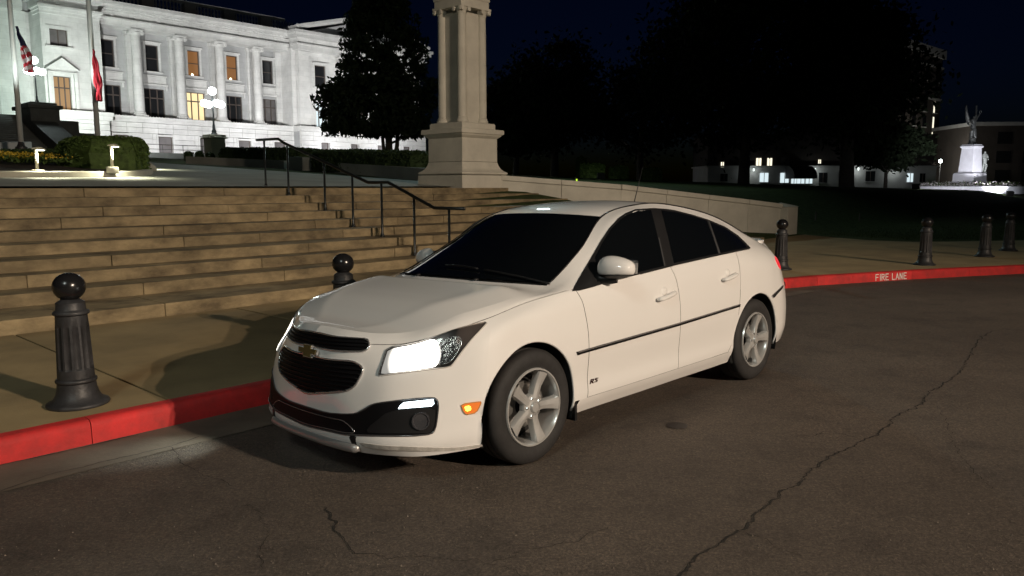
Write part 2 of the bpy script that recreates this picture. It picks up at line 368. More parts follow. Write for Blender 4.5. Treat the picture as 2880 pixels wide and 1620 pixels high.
# lawn and hillside
mb = MB(); ts = [-150, -100, -60, -40, -25] + [12.3 + 1.2 * i for i in range(14)] + [30 + 4 * i for i in range(12)] + [80, 95, 110, 140, 180, 240, 320]
ns = [-60, -40, -25, -15, -8, -4] + [-2 + 0.7 * i for i in range(22)] + [14 + 3 * i for i in range(25)] + [95, 110, 140, 200, 300]
gv = []
for t in ts:
    for n in ns:
        p = S(t, n); z = zl(p.x, p.y)
        if t < 12.2: z = -0.3 if n < 9.5 else zp(n) - 0.08
        kd = (n if p.x < 4.2 else min((p - q_).length for q_ in kerb_pts if q_.x > 3) * (1 if p.y > 12 + .14 * (p.x - 4) else -1))
        if kd < 2.2: z = -0.35
        elif n < 4.6 and p.y < 20.4 + 0.12 * (p.x - 9): z = 0.10
        gv.append((p.x, p.y, z))
mb.add(gv, [(i * len(ns) + j, (i + 1) * len(ns) + j, (i + 1) * len(ns) + j + 1, i * len(ns) + j + 1) for i in range(len(ts) - 1) for j in range(len(ns) - 1)])
struct(mb.build('lawn', GRASS, smooth=True))
# grass blades where the light reaches the lawn edge
bl = MB(); rg = random.Random(11)
for i in range(9000):
    X = rg.uniform(7.5, 17); Y = 20.6 + 0.12 * (X - 9) + abs(rg.gauss(0, 3.0)); t, n = inS((X, Y))
    if n < 5.2 and t < 20.1: continue
    z = zl(X, Y); h = rg.uniform(.03, .08); a = rg.uniform(0, 6.28); dx, dy = math.cos(a) * .006, math.sin(a) * .006; lx, ly = rg.uniform(-.03, .03), rg.uniform(-.03, .03)
    bl.add([(X - dx, Y - dy, z - .01), (X + dx, Y + dy, z - .01), (X + lx, Y + ly, z + h)], [(0, 1, 2)])
o = bl.build('grass_blades', GRASS); o['kind'] = 'stuff'; o['label'] = 'short mown grass on the bank beyond the pavement'
# plaza at the head of the steps
PLAZA = mat('plaza_concrete', (0.30, 0.31, 0.28), 0.8, var=0.15, vscale=0.7, bump=0.12, bscale=40)
mb = MB(); nn_ = [9.28, 10.2, 12, 15, 20, 30, 45, 60, 76]; tt_ = [-70, -30, -10, 0, 12.2]
mb.add([tuple(S(t, n, zp(n))) for n in nn_ for t in tt_], [(i * 5 + j, i * 5 + j + 1, i * 5 + j + 6, i * 5 + j + 5) for i in range(len(nn_) - 1) for j in range(4)])
struct(mb.build('plaza', PLAZA))
# ------------------------------------------------------------------ stone steps
DK = [3.55, 4.45, 4.98, 5.40, 6.10, 6.70, 7.20, 7.72, 8.25, 8.80, 9.2]
RIS = 0.139
stairs = thing('stone_steps', 'broad stained limestone steps rising from the sidewalk to the plaza', 'steps', K0, TH)
WALLP = [(11.9, 8.95), (14.2, 6.75), (18.0, 4.98), (19.3, 4.55)]
def wall_t(n):
    for (t0, n0), (t1, n1) in zip(WALLP, WALLP[1:]):
        if n1 <= n <= n0: return t0 + (t1 - t0) * (n - n0) / (n1 - n0)
    return WALLP[0][0] if n > WALLP[0][1] else 16.0
rs = random.Random(3)
for k in range(10):
    te = min(wall_t(DK[k]), 16.0) - 0.02; t = -24.0; z0, z1 = 0.15 + RIS * k - 0.03, 0.15 + RIS * (k + 1); first = True
    while t < te - .05:
        ln = rs.choice([1.1, 1.7, 2.1, 2.5, 2.9, 3.2]) * rs.uniform(.9, 1.1)
        if first: ln *= rs.uniform(.3, 1); first = False
        e = min(t + ln, te)
        if te - e < .5: e = te
        f = rs.uniform(-.008, .008)
        mb = MB(); mb.b2((t + .0025, DK[k] + f, z0), (e - .0025, DK[k + 1] + .10, z1 + rs.uniform(-.003, .003))); mb.build('step_stone', STEP, stairs, bevel=0.012); t = e
mb = MB(); mb.b2((-24, 9.31, 1.0), (10.6, 9.8, 1.545)); mb.build('top_landing', CONC, stairs)
# sloping cheek wall with coping and end pier
wall = thing('cheek_wall', 'pale limestone wall sloping down beside the steps to a square pier', 'wall', K0, TH)
zt = [1.74, 1.50, 1.08, 0.94]
def wallseg(lo, hi, off0, off1, name, material):
    for i in range(len(WALLP) - 1):
        a, b = Vector(WALLP[i]), Vector(WALLP[i + 1]); d = (b - a).normalized(); nn = Vector((-d.y, d.x))
        cuts = [0, .5, 1] if i == 0 else [0, .34, .67, 1] if i == 1 else [0, 1]
        for c0, c1 in zip(cuts, cuts[1:]):
            p0, p1 = a.lerp(b, c0) + d * .004, a.lerp(b, c1) - d * .004; q0, q1 = zt[i] + (zt[i + 1] - zt[i]) * c0, zt[i] + (zt[i + 1] - zt[i]) * c1
            mb = MB(); pts = [p0 + nn * off0, p1 + nn * off0, p1 + nn * off1, p0 + nn * off1]
            zs = [q0, q1, q1, q0]
            vs = [(p.x, p.y, lo if lo is not None else z) for p, z in zip(pts, zs)] + [(p.x, p.y, z + hi) for p, z in zip(pts, zs)]
            mb.add(vs, [(3, 2, 1, 0), (4, 5, 6, 7), (0, 1, 5, 4), (1, 2, 6, 5), (2, 3, 7, 6), (3, 0, 4, 7)]); mb.build(name, material, wall, bevel=.01)
wallseg(0.0, 0.0, 0.0, 0.42, 'wall_block', LIME)
wallseg(None, 0.13, -0.05, 0.47, 'coping_stone', LIME)
mb = MB(); mb.b2((19.25, 4.35, 0.0), (20.0, 5.1, 0.98)); mb.build('pier', LIME, wall, bevel=.012)
mb = MB(); mb.add([(19.22, 4.32, .985), (20.03, 4.32, .985), (20.03, 5.13, .985), (19.22, 5.13, .985), (19.62, 4.72, 1.10)], [(3, 2, 1, 0), (0, 1, 4), (1, 2, 4), (2, 3, 4), (3, 0, 4)]); mb.build('pier_cap', LIME, wall)
# ------------------------------------------------------------------ monument column on its pedestal
MT, MN = 11.30, 9.75
mon = thing('monument_column', 'tall limestone monument of clustered columns on a square pedestal above the steps', 'monument', S(MT, MN, 1.50), TH)
def sq(prof, name, material=LIME):
    mb = MB(); n = len(prof); vs = [(sx * h, sy * h, z) for h, z in prof for sx, sy in ((-1, -1), (1, -1), (1, 1), (-1, 1))]
    fs = [(4 * i + j, 4 * i + (j + 1) % 4, 4 * i + 4 + (j + 1) % 4, 4 * i + 4 + j) for i in range(n - 1) for j in range(4)] + [(3, 2, 1, 0), tuple(4 * (n - 1) + j for j in range(4))]
    mb.add(vs, fs); return mb.build(name, material, mon)
sq([(.83, -.3), (.83, .36)], 'plinth')
sq([(.80, .375), (.83, .40), (.825, .43), (.76, .47), (.70, .53), (.66, .61), (.635, .70)], 'flared_base')
sq([(.632, .71), (.63, 1.30)], 'die')
sq([(.632, 1.305), (.66, 1.33), (.70, 1.36), (.72, 1.40), (.765, 1.41), (.765, 1.51), (.74, 1.53)], 'pedestal_cap')
sq([(.60, 1.54), (.60, 1.66), (.575, 1.69)], 'column_plinth')
sq([(.37, 1.70), (.355, 4.42)], 'core')
for sx in (-1, 1):
    for sy in (-1, 1):
        cx, cy = sx * .355, sy * .355
        mb = MB(); mb.lathe([(.15, 1.70), (.165, 1.72), (.165, 1.75), (.14, 1.78), (.145, 1.80), (.122, 1.83)], 20, (cx, cy, 0)); mb.build('column_base', LIME, mon, auto=40)
        mb = MB(); mb.lathe([(.122, 1.832), (.120, 2.8), (.108, 4.35)], 24, (cx, cy, 0)); mb.build('column_shaft', LIME, mon, auto=60)
        cap = MB(); cap.lathe([(.108, 4.352), (.125, 4.38), (.125, 4.42), (.14, 4.45), (.15, 4.50)], 20, (cx, cy, 0)); co = cap.build('capital', LIME, mon, auto=40)
        for ox, oy, ax in ((sx * .16, 0, 'x'), (0, sy * .16, 'y')):
            for q in (-1, 1):
                c = (cx + (ox if ax == 'x' else q * .11), cy + (oy if ax == 'y' else q * .11), 4.46)
                v = MB(); v.lathe([(.0, -.03), (.035, -.03), (.06, -.02), (.06, .02), (.035, .03), (.0, .03)], 12, c, axis=ax); v.build('volute', LIME, co, auto=40)
sq([(.53, 4.505), (.53, 4.56), (.49, 4.57), (.49, 4.72), (.51, 4.73), (.51, 4.80)], 'architrave')
sq([(.49, 4.805), (.49, 5.02), (.53, 5.05), (.56, 5.10), (.62, 5.14), (.62, 5.24), (.55, 5.3)], 'cornice')
sq([(.45, 5.305), (.43, 5.9), (.48, 5.95), (.48, 6.05), (.2, 6.2)], 'finial_block')
# ------------------------------------------------------------------ handrail
rail = thing('handrail', 'black metal handrail stepping down the middle of the stone steps', 'handrail', K0, TH)
TR = 5.5
RAILP = [(9.87, 2.53), (9.03, 2.52), (8.86, 2.44), (6.13, 1.645), (5.57, 1.645), (4.40, 1.23), (3.70, 1.23)]
def zrail(n):
    for (n0, z0), (n1, z1) in zip(RAILP, RAILP[1:]):
        if n1 <= n <= n0: return z0 + (z1 - z0) * (n - n0) / (n1 - n0)
    return 1.23
def ztread(n): return 0.15 + RIS * sum(1 for d in DK[:10] if d <= n) + 0.05 * max(0, n - 8.9)
for n in [9.58, 8.72, 7.47, 6.60, 5.76, 4.90, 4.05]:
    z = ztread(n); mb = MB(); mb.tube([(TR, n, z), (TR, n, z + .02), (TR, n, z + .07), (TR, n, zrail(n) - .02)], [.05, .04, .021, .021], 8); mb.build('post', RAILM, rail, smooth=True)
mb = MB(); mb.tube([(TR, n, z) for n, z in RAILP], .028, 10); mb.build('top_rail', RAILM, rail, smooth=True)
# ------------------------------------------------------------------ bollards
def make_bollard(label, loc):
    b = thing('bollard', label, 'bollard', loc, rnd.uniform(0, 6), 'cast iron bollards along the kerb'); b.rotation_euler = (rnd.uniform(-.012, .012), rnd.uniform(-.012, .012), rnd.uniform(0, .2))
    def fl(i, j): return 0.008 if (j % 3 == 0) and i in (0, 1) else 0.0
    mb = MB(); mb.lathe([(.185, 0), (.19, .012), (.185, .022), (.165, .03), (.145, .045), (.128, .075), (.118, .115), (.114, .15)], 40); mb.build('base', BLACKIRON, b, auto=50)
    mb = MB(); mb.lathe([(.114, .151), (.122, .158), (.124, .168), (.119, .178), (.112, .182)], 40); mb.build('lower_collar', BLACKIRON, b, auto=50)
    prof = [(.110, .183), (.108, .24), (.107, .25), (.098, .52), (.097, .53), (.094, .595)]
    mb = MB(); mb.lathe(prof, 48, flute=lambda i, j: .011 if (j % 4 in (0, 1)) and i in (2, 3) else 0); mb.build('fluted_shaft', BLACKIRON, b, auto=35)
    mb = MB(); mb.lathe([(.094, .596), (.106, .602), (.109, .612), (.105, .622), (.092, .628), (.088, .635), (.086, .678), (.07, .69), (.055, .70)], 40); mb.build('neck', BLACKIRON, b, auto=45)
    mb = MB(); mb.ell((0, 0, .78), (.0985, .0985, .092), 40, 24); mb.build('ball_finial', BLACKGLOSS, b, smooth=True)
    return b
make_bollard('nearest black bollard, left of the car, by the red kerb', (-2.86, 4.93, .149))
make_bollard('black bollard half hidden behind the bonnet of the car', (-1.53, 6.95, .10))
make_bollard('black bollard just behind the tail light of the car', (4.66, 13.28, .147))
make_bollard('dark bollard beside the FIRE LANE lettering on the kerb', (7.57, 14.05, .147))
make_bollard('dark bollard second from the right edge of the picture', (9.70, 15.75, .147))
make_bollard('dark bollard at the right edge of the picture', (11.12, 17.2, .147))
# ================================================================== BUILDING (floodlit wing)
BT, BN, BZ = 45.0, 79.0, 4.85
cap_b = thing('capitol_building', 'floodlit white marble government building with tall columns and gable end', 'building', S(BT, BN, BZ), TH)
def bb(name, lo, hi, m=MARBLE, parent=None, bevel=0):                # box in (t, n, z)
    mb = MB(); mb.b2((lo[0] - BT, lo[1] - BN, lo[2] - BZ), (hi[0] - BT, hi[1] - BN, hi[2] - BZ)); return mb.build(name, m, parent or cap_b, bevel=bevel)
def wallgrid(name, t0, t1, z0, z1, n0, n1, holes, m):
    """wall slab with rectangular openings: built from piers and spandrels, one mesh"""
    tsx = sorted({t0, t1} | {h[0] for h in holes} | {h[1] for h in holes}); zs = sorted({z0, z1} | {h[2] for h in holes} | {h[3] for h in holes}); mb = MB()
    for a, b in zip(tsx, tsx[1:]):
        run = None
        for c, d in zip(zs, zs[1:]):
            hole = any(h[0] <= (a + b) / 2 <= h[1] and h[2] <= (c + d) / 2 <= h[3] for h in holes)
            if hole:
                if run: mb.b2((a - BT, n0 - BN, run[0] - BZ), (b - BT, n1 - BN, run[1] - BZ)); run = None
            else: run = (run[0], d) if run else (c, d)
        if run: mb.b2((a - BT, n0 - BN, run[0] - BZ), (b - BT, n1 - BN, run[1] - BZ))
    bm = bmesh.new(); vs = [bm.verts.new(v) for v in mb.v]; 
    for f in mb.f: bm.faces.new([vs[i] for i in f])
    bmesh.ops.remove_doubles(bm, verts=bm.verts, dist=1e-4)
    kill = [f for f in bm.faces if any(len(e.link_faces) > 2 for e in f.edges) and False]
    me = bpy.data.meshes.new(name); bm.to_mesh(me); bm.free(); return mobj(name, me, m, cap_b)
def window(t0, t1, z0, z1, n, kind, glass, frame=WOODF, surround=None):
    w = bb('window', (t0, n + .16, z0), (t1, n + .2, z1), glass)
    f = .07
    def fr(lo, hi): bb('frame', (lo[0], n + .06, lo[1]), (hi[0], n + .158, hi[1]), frame, w).parent = w
    # frame pieces (sub-parts)
    for lo, hi in (((t0, z0), (t0 + f, z1)), ((t1 - f, z0), (t1, z1)), ((t0 + f, z1 - f), (t1 - f, z1)), ((t0 + f, z0), (t1 - f, z0 + f))): fr(lo, hi)
    tm, zm = (t0 + t1) / 2, (z0 + z1) / 2
    if kind == 'sash': fr((t0 + f, zm - .04), (t1 - f, zm + .04))
    if kind == 'pair': fr((tm - .045, z0 + f), (tm + .045, z1 - f))
    if kind == 'cross':
        zt_ = z0 + (z1 - z0) * .68; fr((t0 + f, zt_ - .06), (t1 - f, zt_ + .06))
        fr((t0 + (t1 - t0) * .30, z0 + f), (t0 + (t1 - t0) * .30 + .1, z1 - f)); fr((t0 + (t1 - t0) * .70 - .1, z0 + f), (t0 + (t1 - t0) * .70, z1 - f))
    return w
def surround(t0, t1, z0, z1, n, w=.22, cap=True, m=MARBLE):
    bb('window_surround', (t0 - w, n - .07, z0), (t0 - .002, n + .05, z1 + w), m); bb('window_surround', (t1 + .002, n - .07, z0), (t1 + w, n + .05, z1 + w), m)
    bb('window_head', (t0, n - .072, z1), (t1, n + .05, z1 + w), m)
    if cap: bb('window_cornice', (t0 - w - .1, n - .2, z1 + w + .002), (t1 + w + .1, n + .04, z1 + w + .14), m)
    bb('window_sill', (t0 - w - .12, n - .22, z0 - .16), (t1 + w + .12, n + .1, z0 - .002), m)
WN = 81.0
wc = [33.75 + 4.55 * k for k in range(-1, 4)]
UP = [(c - .68, c + .68, 13.85, 16.6) for c in wc]; LO = [(c - 1.1, c + 1.1, 9.0, 12.05) for c in wc]
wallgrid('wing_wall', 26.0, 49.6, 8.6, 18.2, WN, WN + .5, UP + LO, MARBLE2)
gl_u = [GLASSD, GLASSD, ORANGEWIN, ORANGEWIN, GLASSD]; gl_l = [GLASSD, GLASSD, WARMWIN, GLASSD, GLASSG]
for i, (h, g) in enumerate(zip(UP, gl_u)): window(*h, WN + .1, 'sash', g); surround(*h, WN)
for i, (h, g) in enumerate(zip(LO, gl_l)):
    window(*h, WN + .1, 'cross', g); c = wc[i]
    bb('door_cornice', (c - 1.42, WN - .35, 12.35), (c + 1.42, WN - .002, 12.52)); bb('spandrel', (c - 1.35, WN - .10, 12.54), (c + 1.35, WN - .002, 13.3)); bb('spandrel_moulding', (c - 1.4, WN - .2, 13.32), (c + 1.4, WN - .003, 13.45))
    for sx in (-1, 1): bb('console', (c + sx * 1.28 - .1, WN - .28, 11.9), (c + sx * 1.28 + .1, WN - .004, 12.34))
# little uplights standing on two upper sills
for c in (wc[2], wc[3]):
    mb = MB(); mb.ell((c - .1 - BT, WN + .2 - BN, 14.0 - BZ), (.13, .05, .13), 10, 6); mb.build('sill_lamp', glow('sill_glow', (1, .85, .5), 6), cap_b)
# columns, pilasters
def column(t, n, z0, z1, r):
    z0 -= BZ; z1 -= BZ; c = (t - BT, n - BN, 0)
    mb = MB(); mb.box((c[0], c[1], z0 + .1), (2.5 * r, 2.5 * r, .2)); mb.lathe([(1.22 * r, z0 + .2), (1.28 * r, z0 + .28), (1.22 * r, z0 + .36), (1.08 * r, z0 + .40), (1.14 * r, z0 + .48), (1.02 * r, z0 + .56)], 24, c); mb.build('column_base', MARBLE, cap_b, auto=40)
    mb = MB(); mb.lathe([(r, z0 + .562), (r, z0 + 2), (.93 * r, (z0 + z1) / 2 + 1), (.85 * r, z1 - .55)], 40, c, flute=lambda i, j: .035 if j % 2 == 0 else 0); mb.build('column_shaft', MARBLE, cap_b, auto=60)
    mb = MB(); mb.lathe([(.86 * r, z1 - .548), (.95 * r, z1 - .5), (1.0 * r, z1 - .38), (1.15 * r, z1 - .3)], 24, c); mb.box((c[0], c[1], z1 - .06), (2.5 * r, 2.4 * r, .119)); mb.box((c[0], c[1], z1 - .2), (2.2 * r, 1.7 * r, .16)); cp_ = mb.build('capital', MARBLE, cap_b, auto=40)
    for sx in (-1, 1):
        v = MB(); v.lathe([(0, -.75 * r), (.12, -.75 * r), (.2, -.7 * r), (.2, .7 * r), (.12, .75 * r), (0, .75 * r)], 14, (c[0] + sx * 1.1 * r, c[1], z1 - .33), axis='y'); v.build('volute', MARBLE, cp_, auto=40)
for k in range(4):
    t = 31.5 + 4.55 * k
    column(t, 79.45, 8.82, 17.68, .52); bb('pilaster', (t - .5, WN - .35, 8.82), (t + .5, WN - .002, 17.3)); bb('pilaster_cap', (t - .6, WN - .45, 17.305), (t + .6, WN - .003, 17.66))
for t in (27.6, 48.8): bb('pilaster', (t - .5, WN - .35, 8.82), (t + .5, WN - .002, 17.66))
# entablature of the wing
bb('architrave', (27.0, 78.95, 17.70), (49.6, 81.4, 18.05)); bb('architrave', (27.0, 78.88, 18.052), (49.6, 81.4, 18.32)); bb('architrave_moulding', (27.0, 78.65, 18.322), (49.6, 81.4, 18.46))
bb('frieze', (27.0, 78.98, 18.462), (49.6, 81.4, 19.10))
for k in range(10):
    mb = MB(); mb.lathe([(.0, -.05), (.12, -.05), (.17, -.03), (.19, 0)], 14, (31.5 + 2.275 * (k - 1) - BT, 78.97 - BN, 18.78 - BZ), axis='y'); mb.build('frieze_rosette', MARBLE, cap_b)
bb('cornice_bed', (27.0, 78.75, 19.102), (49.6, 81.4, 19.28)); bb('cornice_corona', (27.0, 78.25, 19.282), (49.6, 81.4, 19.58)); bb('cornice_top', (27.0, 78.0, 19.582), (49.6, 81.4, 19.92))
nd = 46
for k in range(nd): bb('dentil', (27.2 + k * .48, 78.62, 19.14), (27.2 + k * .48 + .24, 78.748, 19.275))
# balustrade on the roof
bb('balustrade_base', (27.0, 79.9, 19.93), (49.4, 80.4, 20.35), MARBLE2); bb('balustrade_rail', (27.0, 79.9, 21.3), (49.4, 80.4, 21.6), MARBLE2)
prof = [(.12, 20.352 - BZ), (.07, 20.5 - BZ), (.14, 20.7 - BZ), (.07, 21.05 - BZ), (.11, 21.298 - BZ)]
bm0 = None
for k in range(5):
    bb('balustrade_pier', (28.0 + 4.55 * k, 79.85, 20.351), (29.3 + 4.55 * k, 80.45, 21.299), MARBLE2)
    for j in range(8):
        tt = 29.6 + 4.55 * k + .38 * j
        if bm0 is None: mb = MB(); mb.lathe(prof, 8, (0, 0, 0)); bm0 = mb.build('baluster', MARBLE2, cap_b, smooth=True); bm0.location = (tt - BT, 80.15 - BN, 0)
        else: o = bm0.copy(); COL.objects.link(o); o.location = (tt - BT, 80.15 - BN, 0)
bb('roof', (10, 81.42, 18.0), (72, 100, 19.9), MARBLE2)
# ledge and rusticated basement
LN = 78.5
bb('ledge', (21.9, LN, 8.20), (50.0, 81.3, 8.5)); bb('ledge_top', (21.9, LN - .18, 8.502), (50.0, 81.3, 8.80))
mbp = MB()
for k in range(90): mbp.lathe([(.035, 0), (.0, .13)], 5, (22.2 + k * .31 - BT, LN - .1 - BN, 8.80 - BZ))
mbp.build('bird_spikes', MARBLE, cap_b)['kind'] = 'stuff'
BW = [(c - .78, c + .78, 5.15, 6.85) for c in [33.75 - .02 + 4.55 * k for k in range(-1, 4)]]
zc = [4.85, 5.42, 5.99, 6.56, 7.13, 7.70, 8.19]
for z0, z1 in zip(zc, zc[1:]):
    tsx = [21.0]; 
    for h in BW:
        if h[2] < z1 and h[3] > z0: tsx += [h[0], h[1]]
    tsx += [50.2]
    for i in range(0, len(tsx), 2):
        a = tsx[i]
        cuts = [a] + [a + q * 1.6 + (.8 if int(z0 * 10) % 2 else 0) for q in range(1, 20) if a + q * 1.6 + .8 < tsx[i + 1] - .5] + [tsx[i + 1]]
        for c0, c1 in zip(cuts, cuts[1:]): bb('rusticated_block', (c0 + .012, LN + .25, z0 + .015), (c1 - .012, LN + .9, z1 - .015), MARBLE)
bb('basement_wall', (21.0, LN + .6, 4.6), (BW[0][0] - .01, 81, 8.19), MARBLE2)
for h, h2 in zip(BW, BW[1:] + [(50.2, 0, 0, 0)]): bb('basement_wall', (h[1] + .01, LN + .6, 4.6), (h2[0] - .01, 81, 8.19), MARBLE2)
for h in BW:
    window(*h, LN + .45, 'sash', GLASSG); surround(*h, LN + .25, .2, False)
# end pavilion with the gable
EN = 78.0
EW = [(52.0, 53.6, 13.7, 16.3), (52.0, 53.6, 8.9, 11.8), (57.6, 59.2, 13.7, 16.3), (57.6, 59.2, 8.9, 11.8), (63.2, 64.8, 13.7, 16.3), (63.2, 64.8, 8.9, 11.8)]
wallgrid('end_wall', 49.6, 68.6, 8.6, 18.0, EN, EN + .6, EW, MARBLE)
for i, h in enumerate(EW): window(*h, EN + .1, 'sash' if i % 2 == 0 else 'cross', [GLASSD, COOLWIN, GLASSD, GLASSD, GLASSD, GLASSD][i]); surround(*h, EN)
bb('end_side_wall', (49.0, EN + .3, 8.6), (49.58, 81.5, 18.0)); bb('end_side_wall', (68.61, EN + .3, 4.85), (69.1, 99, 18.0))
for t in (50.4, 67.8):
    bb('corner_pilaster', (t - .75, EN - .25, 8.82), (t + .75, EN - .002, 17.3)); bb('pilaster_cap', (t - .85, EN - .4, 17.305), (t + .85, EN - .003, 17.66))
for t in (55.6, 61.2): column(t, EN - .75, 8.82, 17.68, .5)
bb('end_architrave', (49.2, EN - 1.0, 17.70), (69.0, 81, 18.32)); bb('architrave_moulding', (49.0, EN - 1.2, 18.322), (69.2, 81, 18.46)); bb('end_frieze', (49.2, EN - .98, 18.462), (69.0, 81, 19.1))
bb('cornice_corona', (48.6, EN - 1.6, 19.102), (69.6, 81, 19.5)); bb('cornice_top', (48.4, EN - 1.8, 19.502), (69.8, 81, 19.85))
for k in range(5):
    mb = MB(); mb.lathe([(.0, -.05), (.12, -.05), (.17, -.03), (.19, 0)], 14, (51.5 + 4 * k - BT, EN - .985 - BN, 18.78 - BZ), axis='y'); mb.build('frieze_rosette', MARBLE, cap_b)
def gable(t0, t1, zb, za, n0, n1, name, m):
    tm = (t0 + t1) / 2; mb = MB(); vs = [(t - BT, n - BN, z - BZ) for n in (n0, n1) for t, z in ((t0, zb), (t1, zb), (tm, za))]
    mb.add(vs, [(0, 1, 2), (5, 4, 3), (0, 3, 4, 1), (1, 4, 5, 2), (2, 5, 3, 0)]); return mb.build(name, m, cap_b)
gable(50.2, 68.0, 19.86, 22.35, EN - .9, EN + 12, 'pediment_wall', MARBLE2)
for sg in (-1, 1):
    for dz, pr_, th_ in ((0, 1.35, .28), (.285, 1.65, .26)):
        tm = 59.1; mb = MB(); t0 = tm + sg * 10.3
        pts = [(t0, 19.87 + dz), (tm, 22.55 + dz), (tm, 22.55 + dz + th_), (t0, 19.87 + dz + th_)]
        vs = [(t - BT, n - BN, z - BZ) for n in (EN - pr_, EN + 12) for t, z in pts]
        q = [(0, 1, 2, 3), (7, 6, 5, 4), (0, 4, 5, 1), (1, 5, 6, 2), (2, 6, 7, 3), (3, 7, 4, 0)]
        mb.add(vs, q); mb.build('raking_cornice', MARBLE, cap_b)
mb = MB(); mb.lathe([(.3, 0), (.3, .3), (.16, .4), (.34, .75), (.3, 1.0), (.1, 1.25), (0, 1.3)], 12, (59.1 - BT, EN - 1.2 - BN, 23.1 - BZ)); mb.build('acroterion', MARBLE, cap_b, auto=40)
for t, z in ((49.0, 19.9), (69.2, 19.9)):
    mb = MB(); mb.lathe([(.25, 0), (.3, .3), (.1, .7), (0, .75)], 10, (t - BT, EN - 1.3 - BN, z - BZ)); mb.build('acroterion', MARBLE, cap_b, auto=40)
EB = [(52.0, 53.3, 5.3, 6.95), (56.4, 57.7, 5.3, 6.95), (60.6, 61.9, 5.3, 6.95), (65.0, 66.3, 5.3, 6.95)]
for z0, z1 in zip(zc, zc[1:]):
    tsx = [49.3]
    for h in EB:
        if h[2] < z1 and h[3] > z0: tsx += [h[0], h[1]]
    tsx += [69.0]
    for i in range(0, len(tsx), 2):
        a, b = tsx[i], tsx[i + 1]; k = max(1, int((b - a) / 1.6))
        for q in range(k): bb('rusticated_block', (a + (b - a) * q / k + .012, EN - .9, z0 + .015), (a + (b - a) * (q + 1) / k - .012, EN - .2, z1 - .015))
e_ = [49.3] + [x for h in EB for x in h[:2]] + [69.0]
for i in range(0, len(e_), 2): bb('basement_wall', (e_[i] + .01, EN - .5, 4.6), (e_[i + 1] - .01, EN + 1, 8.19), MARBLE2)
for h in EB: window(*h, EN - .6, 'sash', GLASSG); surround(*h, EN - .9, .2, False)
bb('ledge', (49.1, EN - 1.1, 8.20), (69.3, 81, 8.5)); bb('ledge_top', (49.0, EN - 1.25, 8.502), (69.4, 81, 8.802))
# left pavilion with the pedimented window, and the recessed block beyond it
PN = 78.0
PW = [(23.0, 24.57, 14.85, 16.42), (23.05, 24.55, 8.75, 12.05)]
wallgrid('pavilion_wall', 22.3, 27.55, 8.6, 18.2, PN, PN + .6, PW, MARBLE)
window(*PW[0], PN + .1, 'pair', GLASSG); surround(*PW[0], PN, .3, False)
w_ = window(*PW[1], PN + .1, 'cross', glow('curtained_room', (0.85, 0.48, 0.20), 0.35)); surround(*PW[1], PN, .28, True)
gable(22.3, 25.3, 12.62, 13.75, PN - .5, PN - .003, 'window_pediment', MARBLE)
for sx in (-1, 1): bb('console', (23.8 + sx * 1.15 - .14, PN - .35, 9.0), (23.8 + sx * 1.15 + .14, PN - .004, 12.45))
bb('pavilion_side', (22.3, PN + .601, 8.6), (22.8, 81.2, 18.2)); bb('pavilion_return', (27.05, PN + .601, 8.6), (27.54, 81.0, 18.2))
for lo, hi, pr_ in ((17.55, 17.85, .15), (17.852, 18.1, .3), (18.102, 18.3, .6)): bb('pavilion_moulding', (22.3 - pr_ * .5, PN - pr_, lo + .2), (27.55 + pr_ * .3, PN + 2, hi + .2))
bb('pavilion_frieze', (22.3, PN + .05, 18.502), (27.5, 81.3, 19.15)); bb('pavilion_cornice', (21.9, PN - .9, 19.152), (27.6, 81.3, 19.55)); bb('pavilion_cornice', (21.6, PN - 1.2, 19.552), (27.7, 81.3, 19.95))
mb = MB(); mb.lathe([(.0, -.05), (.14, -.05), (.2, -.03), (.22, 0)], 14, (23.9 - BT, PN + .04 - BN, 18.85 - BZ), axis='y'); mb.build('frieze_rosette', MARBLE, cap_b)
bb('recessed_wall', (6, 81.2, 6.0), (22.29, 81.8, 18.2), MARBLE); bb('recessed_frieze', (6, 80.4, 18.21), (21.6, 81.9, 19.9), MARBLE)
for t in (20.6, 15.8): bb('pilaster', (t - 1.3, 80.85, 6.0), (t + 1.3, 81.198, 18.2), MARBLE)
bb('pavilion_ledge', (22.0, PN - .9, 8.05), (27.9, PN - .002, 8.5)); bb('pavilion_ledge', (21.8, PN - 1.1, 8.502), (27.95, PN - .003, 8.85))
for z0, z1 in zip(zc, zc[1:]): bb('rusticated_block', (22.4, PN - .5, z0 + .015), (27.7, PN + .24, z1 - .015))
# ------------------------------------------------------------------ great stair at the left, dark stone
gs = thing('great_stair', 'dark stone staircase with stepped side blocks at the far left of the building', 'staircase', S(8, 62, 4.0), TH)
def gb(name, lo, hi, m=DARKSTONE):
    mb = MB(); mb.b2((lo[0] - 8, lo[1] - 62, lo[2] - 4.0), (hi[0] - 8, hi[1] - 62, hi[2] - 4.0)); return mb.build(name, m, gs, bevel=.03)
for k in range(16):
    gb('stair_tread', (-6, 54 + k * .42, 3.7), (15.0, 54 + (k + 1) * .42 + .02, 4.15 + k * .165))
gb('stair_landing', (-6, 60.75, 3.7), (15.0, 78, 6.8)); gb('lower_landing', (15.02, 61.5, 3.7), (22.2, 76.5, 5.2))
gb('cheek_block', (15.02, 57.5, 3.7), (16.9, 60.9, 7.1)); gb('block_cap', (14.85, 57.3, 7.102), (17.1, 61.1, 7.36)); gb('block_cap', (15.1, 57.6, 7.362), (16.8, 60.8, 7.55))
gb('cheek_block', (16.92, 58.6, 3.7), (18.5, 61.2, 6.42)); gb('cheek_block', (18.52, 59.0, 3.7), (20.1, 61.4, 5.6))
mb = MB()
